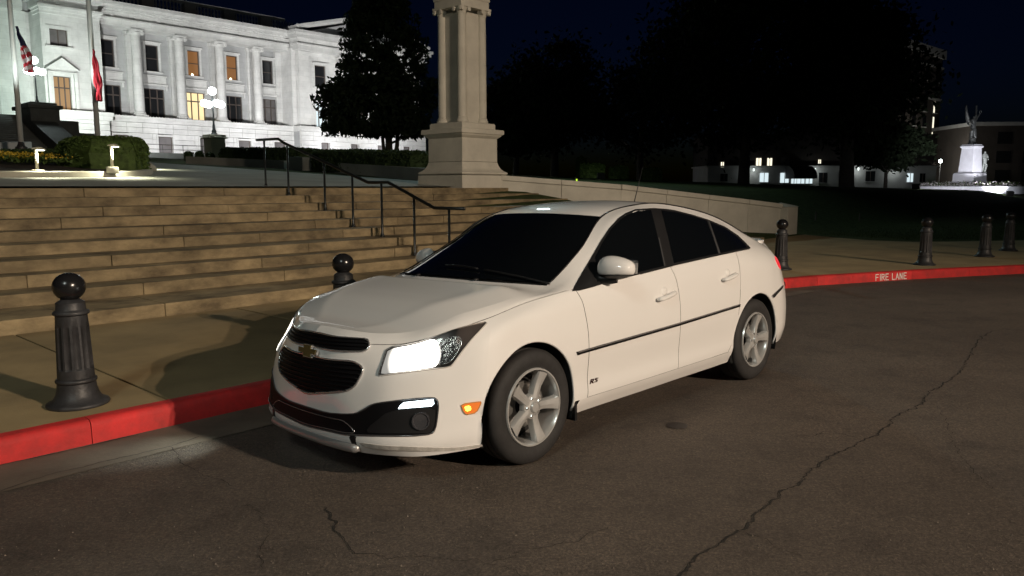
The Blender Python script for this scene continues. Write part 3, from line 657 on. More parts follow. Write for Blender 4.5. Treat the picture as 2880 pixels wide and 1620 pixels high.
v_ = [(15.0, 52.5, 3.7), (15.0, 57.4, 3.7), (15.0, 57.4, 6.2), (15.0, 52.5, 4.4), (16.6, 52.5, 3.7), (16.6, 57.4, 3.7), (16.6, 57.4, 6.2), (16.6, 52.5, 4.4)]
mb.add([(a - 8, b - 62, c - 4) for a, b, c in v_], [(0, 1, 2, 3), (7, 6, 5, 4), (0, 4, 5, 1), (3, 2, 6, 7), (0, 3, 7, 4), (1, 5, 6, 2)]); mb.build('sloping_cheek', DARKSTONE, gs)
# ------------------------------------------------------------------ globe lamp posts
def globe_lamp(label, base, h, rg=.2, pedestal=None):
    g = thing('globe_lamp_post', label, 'lamp post', base, 0, 'five globe lamp posts before the building')
    z = 0.0
    if pedestal:
        w, ph = pedestal
        mb = MB(); mb.box((0, 0, ph * .42), (w * .8, w * .8, ph * .84), TH); mb.build('pedestal', LIME, g, bevel=.02)
        mb = MB(); mb.box((0, 0, ph * .87), (w * 1.0, w * 1.0, ph * .059), TH); mb.box((0, 0, ph * .95), (w * .86, w * .86, ph * .098), TH); mb.build('pedestal_cap', LIME, g, bevel=.015)
        z = ph
    mb = MB(); mb.lathe([(.17, z), (.17, z + .06), (.12, z + .1), (.13, z + .2), (.08, z + .28), (.07, z + .5), (.05, z + .6), (.04, z + h - .55), (.06, z + h - .5), (.05, z + h - .3), (.03, z + h - .12), (.08, z + h - .1)], 12); mb.build('post', BLACKIRON, g, auto=40)
    mb = MB(); mb.ell((0, 0, z + h + rg - .12), (rg, rg, rg), 18, 12); mb.build('globe', GLOBE, g, smooth=True)
    for k in range(4):
        a = TH + R(90) * k; dx, dy = math.cos(a) * .46, math.sin(a) * .46
        mb = MB(); mb.tube([(0, 0, z + h - .5), (dx * .5, dy * .5, z + h - .62), (dx, dy, z + h - .55), (dx, dy, z + h - .46)], .022, 6); mb.build('arm', BLACKIRON, g, smooth=True)
        mb = MB(); mb.ell((dx, dy, z + h - .46 - rg - .12 + .2), (rg, rg, rg * .9), 18, 12); mb.build('globe', GLOBE, g, smooth=True)
    return g
p = S(17.6, 36.3, zp(36.3) - .05); pl = atY(602.5, 379, 43.0)
globe_lamp('globe lamp post on stone pedestal in front of the lit cream window', (pl.x, pl.y, pl.z - 1.35), 2.25, .21, (1.05, 1.35))
q = S(16.0, 59.2, 7.55)
globe_lamp('globe lamp post on the dark stair block at far left', q, 2.95, .26)
# ------------------------------------------------------------------ flagpoles and flags
def flagpole(label, base, r, h, top_tilt=0):
    f = thing('flagpole', label, 'flagpole', base, 0, 'flagpoles in the planting bed')
    mb = MB(); mb.lathe([(r * 1.0, 0), (r * .95, h * .3), (r * .6, h)], 16); mb.build('pole', POLE, f, smooth=True)
    mb = MB(); mb.lathe([(r * 2.2, -.3), (r * 2.2, .12), (r * 1.5, .16), (r * 1.02, .3)], 16); mb.build('base_collar', BLACKIRON, f, auto=40)
    return f
fb1 = atY(61, 424, 27.0); fb2 = atY(277, 415, 31.0)
flagpole('flagpole at the far left carrying the striped flag', fb1, .085, 12, 0)
flagpole('flagpole right of the striped flag, carrying the red flag', fb2, .10, 14, 0)
def flag(name, label, Y, top, bot, width_px, cols, fold):
    """limp flag hanging in folds from the pole: cloth surface with pleats, thin but doubled"""
    a = atY(*top, Y); b = atY(*bot, Y); n = 40; m = 26; w = width_px / F_PX * Y; mb = MB(); vs = []
    for i in range(n + 1):
        s = i / n; c = a.lerp(b, s); ww = w * (.10 + .9 * min(1, s * 1.5)) * (1 - .25 * max(0, s - .7) / .3)
        for j in range(m + 1):
            q = j / m; x = (q - .18) * ww; y = .10 * math.sin(q * 11 + s * 5 + fold) * (.3 + s) + .05 * math.sin(q * 23 + s * 9)
            vs.append((c.x + x + .02 * math.sin(s * 17 + q * 4), c.y + y, c.z - .06 * q * ww + .03 * math.sin(q * 9)))
    mb.add(vs, [(i * (m + 1) + j, i * (m + 1) + j + 1, (i + 1) * (m + 1) + j + 1, (i + 1) * (m + 1) + j) for i in range(n) for j in range(m)])
    me = bpy.data.meshes.new(name); me.from_pydata(mb.v, [], mb.f); me.update()
    for c in cols[0]: me.materials.append(c)
    for p in me.polygons:
        i, j = divmod(p.index, m); p.material_index = cols[1](i / n, j / m); p.use_smooth = True
    o = bpy.data.objects.new(name, me); COL.objects.link(o)
    md = o.modifiers.new('cloth', 'SOLIDIFY'); md.thickness = .012
    return tag(o, label, 'flag')
FR = mat('flag_red', (0.42, 0.02, 0.035), .8); FWH = mat('flag_white', (0.62, 0.60, 0.62), .8); FBL = mat('flag_navy', (0.015, 0.018, 0.06), .8)
flag('striped_flag', 'limp flag with dark blue canton and red and white stripes', 26.8, (47, 76), (78, 205), 24,
     ([FBL, FR, FWH], lambda s, q: 0 if (s < .42 and q > .1) else (1 if int((s * 1.0 + q * .35) * 13) % 2 else 2)), 0)
flag('red_flag', 'limp red flag with white and blue centre on the second flagpole', 30.8, (262, 140), (276, 283), 18,
     ([FR, FWH, FBL], lambda s, q: (1 if abs(q - .35) < .10 else 2) if (.52 < s < .66 and .15 < q < .5) else 0), 2)
# ------------------------------------------------------------------ planting bed, path lights
BEDC = mat('bed_kerb_concrete', (0.42, 0.40, 0.33), 0.8, var=.12, vscale=3)
def bed_edge(u, v, Y): return atY(u, v, Y)
bedp = [atY(u, v, Y) for u, v, Y in ((-330, 497, 13.6), (-150, 496, 14.4), (0, 495, 15.2), (120, 494.5, 15.9), (240, 493.5, 16.8), (330, 492.5, 17.6), (395, 491.5, 18.6), (425, 490, 19.8), (432, 487, 21.2), (425, 482, 22.5), (400, 474, 23.6))]
bedp = [Vector((p.x, p.y, zp(inS(p)[1]) + .13)) for p in bedp]
bed = struct(bpy.data.objects.new('planting_bed', None)); COL.objects.link(bed)
mb = MB(); prof_ = [(0, -.16), (.015, -.02), (.05, .0), (.20, .0), (.22, -.1)]; L_ = [offs([p.copy() for p in bedp], d) for d, z in prof_]; vs = []
for q, (d, z) in enumerate(prof_): vs += [(p.x, p.y, bedp[i].z + z) for i, p in enumerate(L_[q])]
nb = len(bedp); mb.add(vs, [(q * nb + i, q * nb + i + 1, (q + 1) * nb + i + 1, (q + 1) * nb + i) for q in range(4) for i in range(nb - 1)]); mb.build('bed_kerb', BEDC, bed, auto=50)
innr = offs(bedp, .2); back = [atY(u, 440, Y) for u, Y in ((360, 30), (150, 34), (-150, 33), (-500, 30))]
mb = MB(); pl_ = [(p.x, p.y, p.z - .03) for p in innr] + [(p.x, p.y, zp(inS(p)[1]) + .25) for p in back]
cx = sum(p[0] for p in pl_) / len(pl_); cy = sum(p[1] for p in pl_) / len(pl_); mb.add(pl_ + [(cx, cy, zp(inS((cx, cy))[1]) + .2)], [(i, (i + 1) % len(pl_), len(pl_)) for i in range(len(pl_))]); mb.build('soil', SOIL, bed)
CREAM = mat('path_light_cream', (0.62, 0.60, 0.46), .5)
def path_light(label, u, vb, vt, Y, w_, watts):
    b = atY(u, vb, Y); t = atY(u, vt, Y); h = t.z - b.z
    g = thing('path_light', label, 'path light', b, 0, 'hooded path lights in the planting bed')
    mb = MB(); mb.lathe([(.13, -.12), (.13, .0), (.12, .02), (.04, .025)], 20); mb.build('concrete_base', BEDC, g, auto=40)
    mb = MB(); mb.lathe([(.034, .026), (.032, h - .03)], 14); mb.build('post', CREAM, g, smooth=True)
    mb = MB(); mb.add([(-.06, -.07, h - .01), (.19, -.07, h - .03), (.19, .07, h - .03), (-.06, .07, h - .01), (-.04, -.05, h + .02), (.10, -.05, h + .035), (.10, .05, h + .035), (-.04, .05, h + .02)],
        [(3, 2, 1, 0), (4, 5, 6, 7), (0, 1, 5, 4), (1, 2, 6, 5), (2, 3, 7, 6), (3, 0, 4, 7)]); mb.build('hood', CREAM, g, bevel=.01)
    mb = MB(); mb.box((.09, 0, h - .035), (.12, .09, .012)); mb.build('lamp_lens', glow('path_lens', (1, .97, .72), 12), g)
    light('path_lamp', 'SPOT', watts, (1, .97, .70), (.12, 0, h - .06), (.15, -.02, -3), g, .03, 150, .6)
path_light('hooded path light at the far left beside the yellow flowers', 105, 480, 418, 16.2, 0, 130)
path_light('hooded path light in front of the round clipped bush', 316, 472, 409, 17.4, 0, 170)
path_light('small hooded path light behind the round clipped bush', 386, 452, 414, 24.5, 0, 220)
# curled stone scroll where the bed kerb ends
p = atY(415, 478, 22.8); mb = MB()
mb.tube([(p.x - 1.0, p.y + 1.6, p.z + .12), (p.x - .5, p.y + .8, p.z + .14), (p.x, p.y, p.z + .08), (p.x + .25, p.y - .3, p.z + .02), (p.x + .1, p.y - .55, p.z - .02), (p.x - .25, p.y - .5, p.z)], [.16, .17, .17, .15, .13, .1], 10)
tag(mb.build('stone_scroll', BEDC, smooth=True), 'pale curled stone kerb end lit by the small path light', 'kerb end')
p = atY(45, 424, 29.0); mb = MB(); mb.prism([(-.52, -.2), (.5, -.2), (.5, .2), (-.52, .2)], 0, lambda q: .38 if q[1] > 0 else .33)
o = mb.build('lit_plaque', mat('plaque_pale', (0.6, 0.66, 0.68), .6), bevel=.04); o.location = p - Vector((0, 0, .03)); tag(o, 'pale stone plaque at the foot of the left flagpole', 'plaque')
o2 = light('flag_uplight', 'SPOT', 1500, (.9, 1, .95), fb1 + Vector((.5, -1.0, .1)), fb1 + Vector((0, 0, 9)), None, .1, 40)
o3 = light('flag_uplight', 'SPOT', 1500, (.9, 1, .95), fb2 + Vector((.5, -1.2, .3)), fb2 + Vector((0, 0, 7)), None, .1, 40)
# ------------------------------------------------------------------ foliage
def leaf(mb, p, s, r, nrm=None, asp=.55):
    a = Vector((r.gauss(0, 1), r.gauss(0, 1), r.gauss(0, 1))).normalized()
    if nrm is not None: a = (a * .8 + nrm).normalized()
    b = a.cross(Vector((r.gauss(0, 1), r.gauss(0, 1), r.gauss(0, 1)))).normalized(); c = a.cross(b)
    mb.add([p - b * s, p - c * s * asp, p + b * s * 1.15, p + c * s * asp], [(0, 1, 2, 3)])
def blob_hedge(name, label, cat, path, w, h, m, leafs, ls, seed, group=None, rise=None):
    """clipped hedge along a path: noisy solid core plus leaves on its surface"""
    r = random.Random(seed); g = thing(name, label, cat, path[0], 0, group); o0 = Vector(path[0]); core = MB(); prof = []; n = len(path); k = 14; vs = []; surf = []
    for i, p in enumerate(path):
        d = (Vector(path[min(i + 1, n - 1)]) - Vector(path[max(0, i - 1)])); d.z = 0; d.normalize(); side = Vector((-d.y, d.x, 0)); e = min(i, n - 1 - i); ta = min(1, .45 + e * .35)
        for j in range(k):
            a = math.pi * j / (k - 1); x = math.cos(a); z = math.sin(a); ex = .45 if n > 9 else .8; x = math.copysign(abs(x) ** ex, x); z = abs(z) ** ex
            q = Vector(p) - o0 + side * (x * w / 2 * ta * r.uniform(.93, 1.05)) + Vector((0, 0, z * h * (.8 + .2 * ta) * r.uniform(.97, 1.03)))
            vs.append(q); surf.append((q, (side * x + Vector((0, 0, z))).normalized()))
    core.add(vs, [(i * k + j, i * k + j + 1, (i + 1) * k + j + 1, (i + 1) * k + j) for i in range(n - 1) for j in range(k - 1)] + [tuple(range(k)), tuple(reversed(range((n - 1) * k, n * k)))])
    core.build('branches', m, g); lm = MB()
    for _ in range(leafs):
        i = r.randrange(n - 1); j = r.randrange(k - 1); f, h2 = r.random(), r.random(); A_, n0 = surf[i * k + j]; B_, _n = surf[i * k + j + 1]; C_, _n2 = surf[(i + 1) * k + j]
        q = A_ + (B_ - A_) * f + (C_ - A_) * h2; leaf(lm, q + n0 * r.uniform(-.02, .05), ls * r.uniform(.6, 1.3), r, n0 * .7)
    for e, i in ((0, 0), (1, n - 1)):
        for _ in range(leafs // 5):
            a = r.uniform(0, math.pi); q = (Vector(path[i]) - o0); rr = r.random() ** .5
            d = (Vector(path[1]) - Vector(path[0])) if e == 0 else (Vector(path[-1]) - Vector(path[-2])); d.z = 0; d.normalize(); side = Vector((-d.y, d.x, 0))
            leaf(lm, q + side * math.cos(a) * rr * w * .25 + Vector((0, 0, math.sin(a) * rr * h * .9)), ls, r)
    lm.build('foliage', m, g); return g
def gpt(u, v, Y, dz=0): p = atY(u, v, Y); return Vector((p.x, p.y, p.z + dz))
def hpath(ends, k=14): 
    out = []
    for a, b in zip(ends, ends[1:]): out += [a.lerp(b, i / k) for i in range(k)]
    return out + [ends[-1]]
blob_hedge('clipped_hedge', 'long clipped hedge between the lamp pedestal and the monument', 'hedge', hpath([gpt(905, 480, 34), gpt(1000, 484, 31.5), gpt(1100, 491, 29), gpt(1215, 499, 27)]), 1.3, .86, HEDGE, 9000, .05, 1, 'clipped hedges on the plaza')
blob_hedge('clipped_hedge', 'rounded clipped hedge right of the lamp pedestal', 'hedge', hpath([gpt(640, 462, 40), gpt(720, 462, 39), gpt(820, 464, 38), gpt(893, 466, 37)]), 1.6, .78, HEDGE, 7000, .05, 2, 'clipped hedges on the plaza')
blob_hedge('clipped_bush', 'round clipped bush lit by a path light in the bed', 'bush', hpath([gpt(235, 484, 20.5), gpt(300, 484, 19.6), gpt(365, 482, 20.5)], 8), 1.5, .84, BUSHL, 9000, .035, 3)
blob_hedge('clipped_hedge', 'low dark hedge in the bed behind the yellow flowers', 'hedge', hpath([gpt(-160, 470, 22), gpt(0, 468, 22), gpt(120, 466, 22.5), gpt(220, 464, 23)], 10), 1.2, .42, HEDGE, 6000, .045, 4, 'clipped hedges on the plaza')
for i, (u, v, Y, s) in enumerate(((531, 452, 42, .33), (562, 452, 41.5, .33), (592, 453, 41, .28))):
    blob_hedge('round_shrub', ['small dark round shrub furthest left below the lamp pedestal', 'small dark round shrub, middle of three below the lamp pedestal', 'small dark round shrub touching the lamp pedestal'][i], 'shrub', hpath([gpt(u - 9, v, Y), gpt(u + 9, v, Y)], 4), .7, s * 1.4, HEDGE, 900, .05, 20 + i, 'small shrubs below the lamp')
# bedding flowers
fl = MB(); lf_ = MB(); r = random.Random(9)
for i in range(1500):
    u = r.uniform(-120, 215); Y = r.uniform(18.2, 20.5) + u * .004; q = atY(u, 470, Y); z = zp(inS(q)[1]) + .22 + r.uniform(0, .14)
    leaf(lf_, Vector((q.x, q.y, z)), .05, r)
    if r.random() < .5: leaf(fl, Vector((q.x, q.y, z + .09)), .03, r, Vector((0, -.5, .6)), .9)
o = lf_.build('bedding_plants', BUSHL); o['kind'] = 'stuff'; o['label'] = 'low bedding plants in the bed at the left'
o = fl.build('yellow_flowers', YELLOWF); o['kind'] = 'stuff'; o['label'] = 'yellow bedding flowers in the bed at the left'
def tree(name, label, base, h, crown_c, crown_r, nclump, nleaf, ls, m, seed, trunk_r=.3, limbs=7, group=None, low=.3):
    r = random.Random(seed); g = thing(name, label, 'tree', base, 0, group); mb = MB(); cc = Vector(crown_c)
    mb.tube([(0, 0, -.3), (0, 0, .15), (r.uniform(-.1, .1), 0, h * .2), (r.uniform(-.2, .2), r.uniform(-.2, .2), h * .45), (cc.x, cc.y, h * .8)], [trunk_r * 1.7, trunk_r * 1.2, trunk_r, trunk_r * .7, trunk_r * .25], 9)
    tips = []
    for k in range(limbs):
        a = r.uniform(0, 6.28); z0 = h * r.uniform(.18, .55); e = cc + Vector((math.cos(a) * crown_r[0] * .75, math.sin(a) * crown_r[1] * .75, r.uniform(-.5, .6) * crown_r[2])); s0 = Vector((0, 0, z0))
        mid = s0.lerp(e, .5) + Vector((0, 0, .3)); mb.tube([s0, mid, e], [trunk_r * .5, trunk_r * .3, trunk_r * .08], 6)
    mb.build('trunk', BARK, g, smooth=True); cr = MB()
    for k in range(nclump):
        while True:
            v = Vector((r.uniform(-1, 1), r.uniform(-1, 1), r.uniform(-1, 1)))
            if .15 < v.length < 1: break
        f = 1.0 - .35 * max(0, v.z) ; c = cc + Vector((v.x * crown_r[0] * f, v.y * crown_r[1] * f, v.z * crown_r[2])); cs = min(crown_r) * r.uniform(.12, .26)
        for _ in range(nleaf // nclump):
            q = c + Vector((r.gauss(0, 1), r.gauss(0, 1), r.gauss(0, .7))) * cs; leaf(cr, q, ls * r.uniform(.6, 1.35), r)
    cr.build('crown', m, g); return g
def magnolia(base):
    """skirted, dense evergreen: clumps in a broad-based dome, several stems at the foot"""
    r = random.Random(31); g = thing('magnolia_tree', 'big dark magnolia in front of the gable end of the building', 'tree', base); mb = MB()
    for dx, dy, rr in ((0, 0, .2), (.45, .1, .12), (-.35, .2, .10)): mb.tube([(dx * .5, dy * .5, -.3), (dx, dy, 1.2), (dx * 1.4, dy, 3), (dx * .3, 0, 7.5)], [rr * 1.4, rr, rr * .8, rr * .2], 8)
    for k in range(16):
        a = r.uniform(0, 6.28); z0 = r.uniform(1.2, 6); L_ = 2.6 * (1 - z0 / 11); mb.tube([(0, 0, z0), (math.cos(a) * L_ * .5, math.sin(a) * L_ * .5, z0 + .5), (math.cos(a) * L_, math.sin(a) * L_, z0 + .7)], [.07, .05, .015], 5)
    mb.build('trunk', BARK, g, smooth=True); cr = MB()
    for k in range(330):
        s = r.random() ** 1.25; z = 2.0 + 8.1 * s; R_ = 2.95 * (1 - .12 * abs(s - .2)) * (1 - s ** 2.1) ** .62 + .15; a = r.uniform(0, 6.28); d = R_ * (r.random() ** .38) * r.uniform(.86, 1.08)
        if s > .35 and math.sin(a * 3 + s * 7) > .8: continue
        c = Vector((-.35 + math.cos(a) * d - (.35 if s < .3 else 0) * r.random(), math.sin(a) * d, z)); cs = r.uniform(.22, .42)
        for _ in range(85): leaf(cr, c + Vector((max(-1.4, min(1.4, r.gauss(0, 1))), max(-1.4, min(1.4, r.gauss(0, 1))), max(-1, min(1, r.gauss(0, .65))))) * cs, .17 * r.uniform(.6, 1.3), r, None, .45)
    cr.build('crown', MAGL, g)
magnolia(atY(1095, 470, 45.0))
def bgtree(label, u, Y, h, cr, seed, nl=13000, tr=.36, grp='dark trees beyond the lawn', ls=.24):
    q = atY(u, 525, Y); tree('shade_tree', label, (q.x, q.y, zl(q.x, q.y) - .1), h, (0, 0, h * .6), cr, 110, nl, ls, TREEL, seed, tr, 8, grp)
bgtree('dark tree behind the monument column, against the sky', 1560, 78, 13.5, (5.2, 5, 5.4), 41)
bgtree('wide dark shade tree with flared trunk in front of the white building', 2091, 60, 16.5, (8.6, 7, 6.6), 42, 22000, .38)
bgtree('dark shade tree with thick trunk left of the brick tower', 2380, 62, 15.0, (5.3, 5.5, 5.8), 43, 17000, .5)
bgtree('small dark tree by the foot of the brick tower', 2490, 66, 6.0, (3.4, 3, 1.9), 44, 4000, .14, 'dark trees beyond the lawn', .22)
bgtree('dark tree filling the gap between the monument and the wide shade tree', 1800, 84, 13, (6.6, 6, 5.0), 45, 9000)
bgtree('low dark tree immediately right of the monument pedestal', 1450, 60, 7.5, (3.4, 3, 2.8), 46, 5000, .2)
for i, (u, v, Y, w_, h_) in enumerate(((1665, 492, 48, 1.5, .9), (1740, 492, 50, 1.2, .8), (1635, 478, 50, .6, 1.3), (1832, 492, 52, 1.3, .8))):
    q = atY(u, v, Y); q.z = zl(q.x, q.y)
    blob_hedge('garden_shrub', ['dim green shrub on the lawn left of centre of its row', 'dim green shrub third in the row on the lawn', 'slender upright shrub at the left end of the row on the lawn', 'dim green shrub at the right end of the row on the lawn'][i], 'shrub', hpath([q - Vector((w_ / 2, 0, 0)), q + Vector((w_ / 2, 0, 0))], 4), .9, h_, BUSHL, 1200, .08, 60 + i, 'shrubs on the lawn')
# ------------------------------------------------------------------ low kerb walls and railing beyond the plaza
def lowwall(label, pts, w, h, m=PLAZA, name='low_wall'):
    mb = MB(); a = [Vector(p) for p in pts]; L2 = offs([p.copy() for p in a], w); n = len(a)
    vs = [(p.x, p.y, p.z - .3) for p in a] + [(p.x, p.y, p.z + h) for p in a] + [(p.x, p.y, q.z + h) for p, q in zip(L2, a)] + [(p.x, p.y, q.z - .3) for p, q in zip(L2, a)]
    mb.add(vs, [(s * n + i, s * n + i + 1, (s + 1) % 4 * n + i + 1, (s + 1) % 4 * n + i) for s in range(4) for i in range(n - 1)] + [(0, n, 2 * n, 3 * n), (n - 1, 4 * n - 1, 3 * n - 1, 2 * n - 1)])
    return tag(mb.build(name, m), label, 'low wall')
def gz(u, Y, dz=0): p = atY(u, 500, Y); return Vector((p.x, p.y, zp(inS(p)[1]) + dz))
lowwall('low concrete wall along the foot of the long hedge', [gz(905, 33.0), gz(960, 31), gz(1060, 28.3), gz(1165, 25.6), gz(1220, 24.5)], .3, .34)
lowwall('low concrete block left of the gap in the hedges', [gz(808, 34), gz(852, 33.2)], .5, .5)
lowwall('low concrete wall below the rounded hedge', [gz(525, 38.5), gz(640, 37.5), gz(740, 36.5), gz(800, 35.6)], .3, .3)
rl = thing('ramp_railing', 'thin metal railing on the ramp at the foot of the building', 'railing', S(36, 71, zp(71)), TH)
for k in range(8): mb = MB(); mb.tube([(-8 + 2 * k, 0, 0), (-8 + 2 * k, 0, .95)], .025, 6); mb.build('post', RAILM, rl)
for z in (.5, .95): mb = MB(); mb.tube([(-8, 0, z), (6, 0, z)], .025, 6); mb.build('rail', RAILM, rl)
lowwall('dark wall of the ramp at the foot of the building', [S(24, 69.5, zp(69)), S(36, 69.5, zp(69)), S(41, 69.5, zp(69))], .3, .2, DARKSTONE)
# ------------------------------------------------------------------ floodlights on the ground before the facade
FIXM = mat('floodlight_housing', (0.05, 0.05, 0.05), .5)
def flood(label, loc, target, watts, col, grp, spot=75, size=.25, lens=8, nm='floodlight'):
    g = thing(nm, label, 'floodlight', loc, 0, grp); d = (Vector(target) - Vector(loc)).normalized(); qm = d.to_track_quat('Z', 'Y').to_matrix().to_4x4()
    mb = MB(); mb.box((0, 0, -.06), (.46, .34, .24)); mb.v = [tuple(qm @ Vector(v) + Vector((0, 0, .3))) for v in mb.v]; mb.build('housing', FIXM, g, bevel=.02)
    mb = MB(); mb.box((0, 0, .066), (.40, .28, .008)); mb.v = [tuple(qm @ Vector(v) + Vector((0, 0, .3))) for v in mb.v]; mb.build('lens', glow('flood_lens%d' % lens, (.9, .95, 1), lens), g)
    mb = MB(); mb.tube([(0, 0, -.2), (0, 0, .22)], .04, 8); mb.build('stake', FIXM, g)
    lo = d * .12 + Vector((0, 0, .3)); light('flood_lamp', 'SPOT', watts, col, lo, lo + d, g, size, spot, .7); return g
GRN, WHT, PUR = (.80, 1.0, .87), (1.0, .99, .96), (.93, .92, 1.0)
fl_s = [(9, 69, 6.85, 15, 11, GRN, .55), (18.5, 68, 5.25, 23, 12, GRN, .6), (20.5, 63, 5.25, 34, 12.5, WHT, 1.7), (32, 60, None, 44, 12.5, WHT, .9), (41, 60, None, 52, 12.5, WHT, 1.5), (56, 60, None, 62, 13, WHT, 1.3)]
for i, (t, n, z, tt, tzz, c, k) in enumerate(fl_s):
    flood('ground floodlight aimed at the %s of the facade' % ['recessed left block', 'pedimented window', 'first column', 'middle columns', 'gable corner', 'gable end'][i], S(t, n, z or zp(n)), S(tt, 80, tzz), FLOOD_W * k, c, 'floodlights before the building', 85)
for i, t in enumerate((34, 43, 52, 61)):
    flood('small floodlight washing the basement wall, %s from the left' % ['first', 'second', 'third', 'fourth'][i], S(t, 73.5, zp(73.5) - .15), S(t + 1.2, 78.6, 6.6), FLOOD_W * .07, PUR, 'floodlights before the building', 120)
# ================================================================== FAR RIGHT: statue, buildings
ST = atY(2725, 520, 62.0); ST.z = zl(ST.x, ST.y)
mon2 = thing('statue_pedestal', 'floodlit white tapering pedestal under the bronze winged figure', 'pedestal', ST, TH - .35)
WM = mat('white_granite', (.72, .72, .76), .6, var=.08, vscale=2)
def sq2(prof, name):
    mb = MB(); n = len(prof); vs = [(sx * h, sy * h, z) for h, z in prof for sx, sy in ((-1, -1), (1, -1), (1, 1), (-1, 1))]
    mb.add(vs, [(4 * i + j, 4 * i + (j + 1) % 4, 4 * i + 4 + (j + 1) % 4, 4 * i + 4 + j) for i in range(n - 1) for j in range(4)] + [(3, 2, 1, 0), tuple(4 * (n - 1) + j for j in range(4))]); return mb.build(name, WM, mon2, bevel=.015)
sq2([(1.05, .2), (1.05, .55), (.98, .62)], 'lower_step'); sq2([(.86, .63), (.84, 1.25), (.78, 1.32), (.66, 1.36)], 'base_block'); sq2([(.60, 1.37), (.50, 3.25), (.54, 3.3)], 'shaft'); sq2([(.58, 3.305), (.60, 3.42), (.52, 3.5), (.5, 3.56)], 'cap')
ringp = [(math.cos(a) * 3.9, math.sin(a) * 3.9) for a in [i * math.pi / 20 for i in range(40)]]
rw = thing('flower_bed_ring', 'bright low round wall with pale flowers around the statue pedestal', 'flower bed', ST, 0)
mb = MB(); mb.lathe([(4.1, -.3), (4.1, .25), (4.0, .30), (3.75, .30), (3.7, .12)], 48); mb.build('ring_wall', WM, rw, auto=40)
mb = MB(); mb.lathe([(3.72, .15), (2.5, .3), (1.0, .33)], 32); mb.build('soil', SOIL, rw)
r = random.Random(77); fm = MB(); fm2 = MB()
for i in range(3200):
    a = r.uniform(0, 6.28); d = r.uniform(1.5, 3.6); cl = .22 + .22 * abs(math.sin(a * 9) * math.cos(d * 4)); q = Vector((math.cos(a) * d, math.sin(a) * d, .25 + r.uniform(0, cl))); leaf(fm if r.random() < .55 else fm2, q, .07, r)
fm.build('flowers', mat('pale_flower', (.55, .5, .5), .7), rw)['kind'] = 'stuff'; fm2.build('leaves', BUSHL, rw)['kind'] = 'stuff'
# figures: skinned skeletons
def figure(name, label, loc, rz, joints, edges, radii, m, root=0, extra=None):
    me = bpy.data.meshes.new(name); me.from_pydata(joints, edges, []); me.update(); o = bpy.data.objects.new(name, me); COL.objects.link(o); o.location = loc; o.rotation_euler = (0, 0, rz)
    sk = o.modifiers.new('skin', 'SKIN'); sk.use_smooth_shade = True
    me.skin_vertices.new() if hasattr(me.skin_vertices, 'new') and not me.skin_vertices else None
    if me.skin_vertices:
        for i, rr in enumerate(radii): me.skin_vertices[0].data[i].radius = (rr, rr); me.skin_vertices[0].data[i].use_root = (i == root)
    sb = o.modifiers.new('sub', 'SUBSURF'); sb.levels = 2; sb.render_levels = 2
    me.materials.append(m); return tag(o, label, 'statue')
J = [(0, 0, .95), (0, 0, 1.2), (0, 0, 1.45), (0, 0, 1.58), (.02, 0, 1.72), (-.09, 0, .5), (-.13, .02, .06), (.10, -.03, .52), (.16, -.08, .08), (-.2, 0, 1.42), (-.33, -.05, 1.15), (-.2, -.18, 1.0), (.2, 0, 1.44), (.38, 0, 1.70), (.62, 0, 1.98), (-.16, -.12, .03), (.2, -.2, .04)]
E_ = [(0, 1), (1, 2), (2, 3), (3, 4), (0, 5), (5, 6), (0, 7), (7, 8), (2, 9), (9, 10), (10, 11), (2, 12), (12, 13), (13, 14), (6, 15), (8, 16)]
Ra = [.20, .16, .19, .07, .12, .17, .15, .17, .15, .09, .07, .05, .09, .065, .04, .06, .06]
top = ST + Vector((0, 0, 3.58))
mb = MB(); mb.lathe([(.34, 0), (.34, .1), (.26, .16), (.24, .42), (.28, .46)], 16); o = mb.build('statue_base', BRONZE, mon2, auto=40); o.location = (0, 0, 3.56)
fig = figure('winged_statue', 'dark bronze winged figure raising an arm on the white pedestal', top + Vector((0, 0, .47)), .3, J, E_, Ra, BRONZE)
def wing(sx):
    mb = MB(); n, m = 10, 6; vs = []
    for side in (0, .04):
        for i in range(n + 1):
            s = i / n; cx = sx * (.08 + .42 * s + .12 * math.sin(s * 3)); cz = 1.35 + 1.25 * s; w = .34 * math.sin(math.pi * min(1, .18 + s * .8)) * (1 - .5 * s)
            for j in range(m + 1):
                q = j / m; vs.append((cx + sx * q * w * .5, .16 + side + .12 * math.sin(q * 3) + .1 * s, cz - q * w * 1.9 + .02 * math.sin(j * 9)))
    k = (n + 1) * (m + 1); f = [(i * (m + 1) + j, i * (m + 1) + j + 1, (i + 1) * (m + 1) + j + 1, (i + 1) * (m + 1) + j) for i in range(n) for j in range(m)]
    mb.add(vs, f + [tuple(k + a for a in reversed(q)) for q in f])
    rim = [i * (m + 1) for i in range(n + 1)] + [n * (m + 1) + j for j in range(1, m + 1)] + [i * (m + 1) + m for i in range(n - 1, -1, -1)] + [j for j in range(m - 1, 0, -1)]
    mb.f += [(a, b, b + k, a + k) for a, b in zip(rim, rim[1:] + rim[:1])]
    return mb.build('wing', BRONZE, fig, smooth=True)
wing(-1); wing(1)
mb = MB(); mb.tube([(.60 + .10 * math.cos(a), 0, 2.06 + .10 * math.sin(a)) for a in [i * math.pi / 8 for i in range(16)]], .022, 6, True); mb.build('wreath', BRONZE, fig, smooth=True)
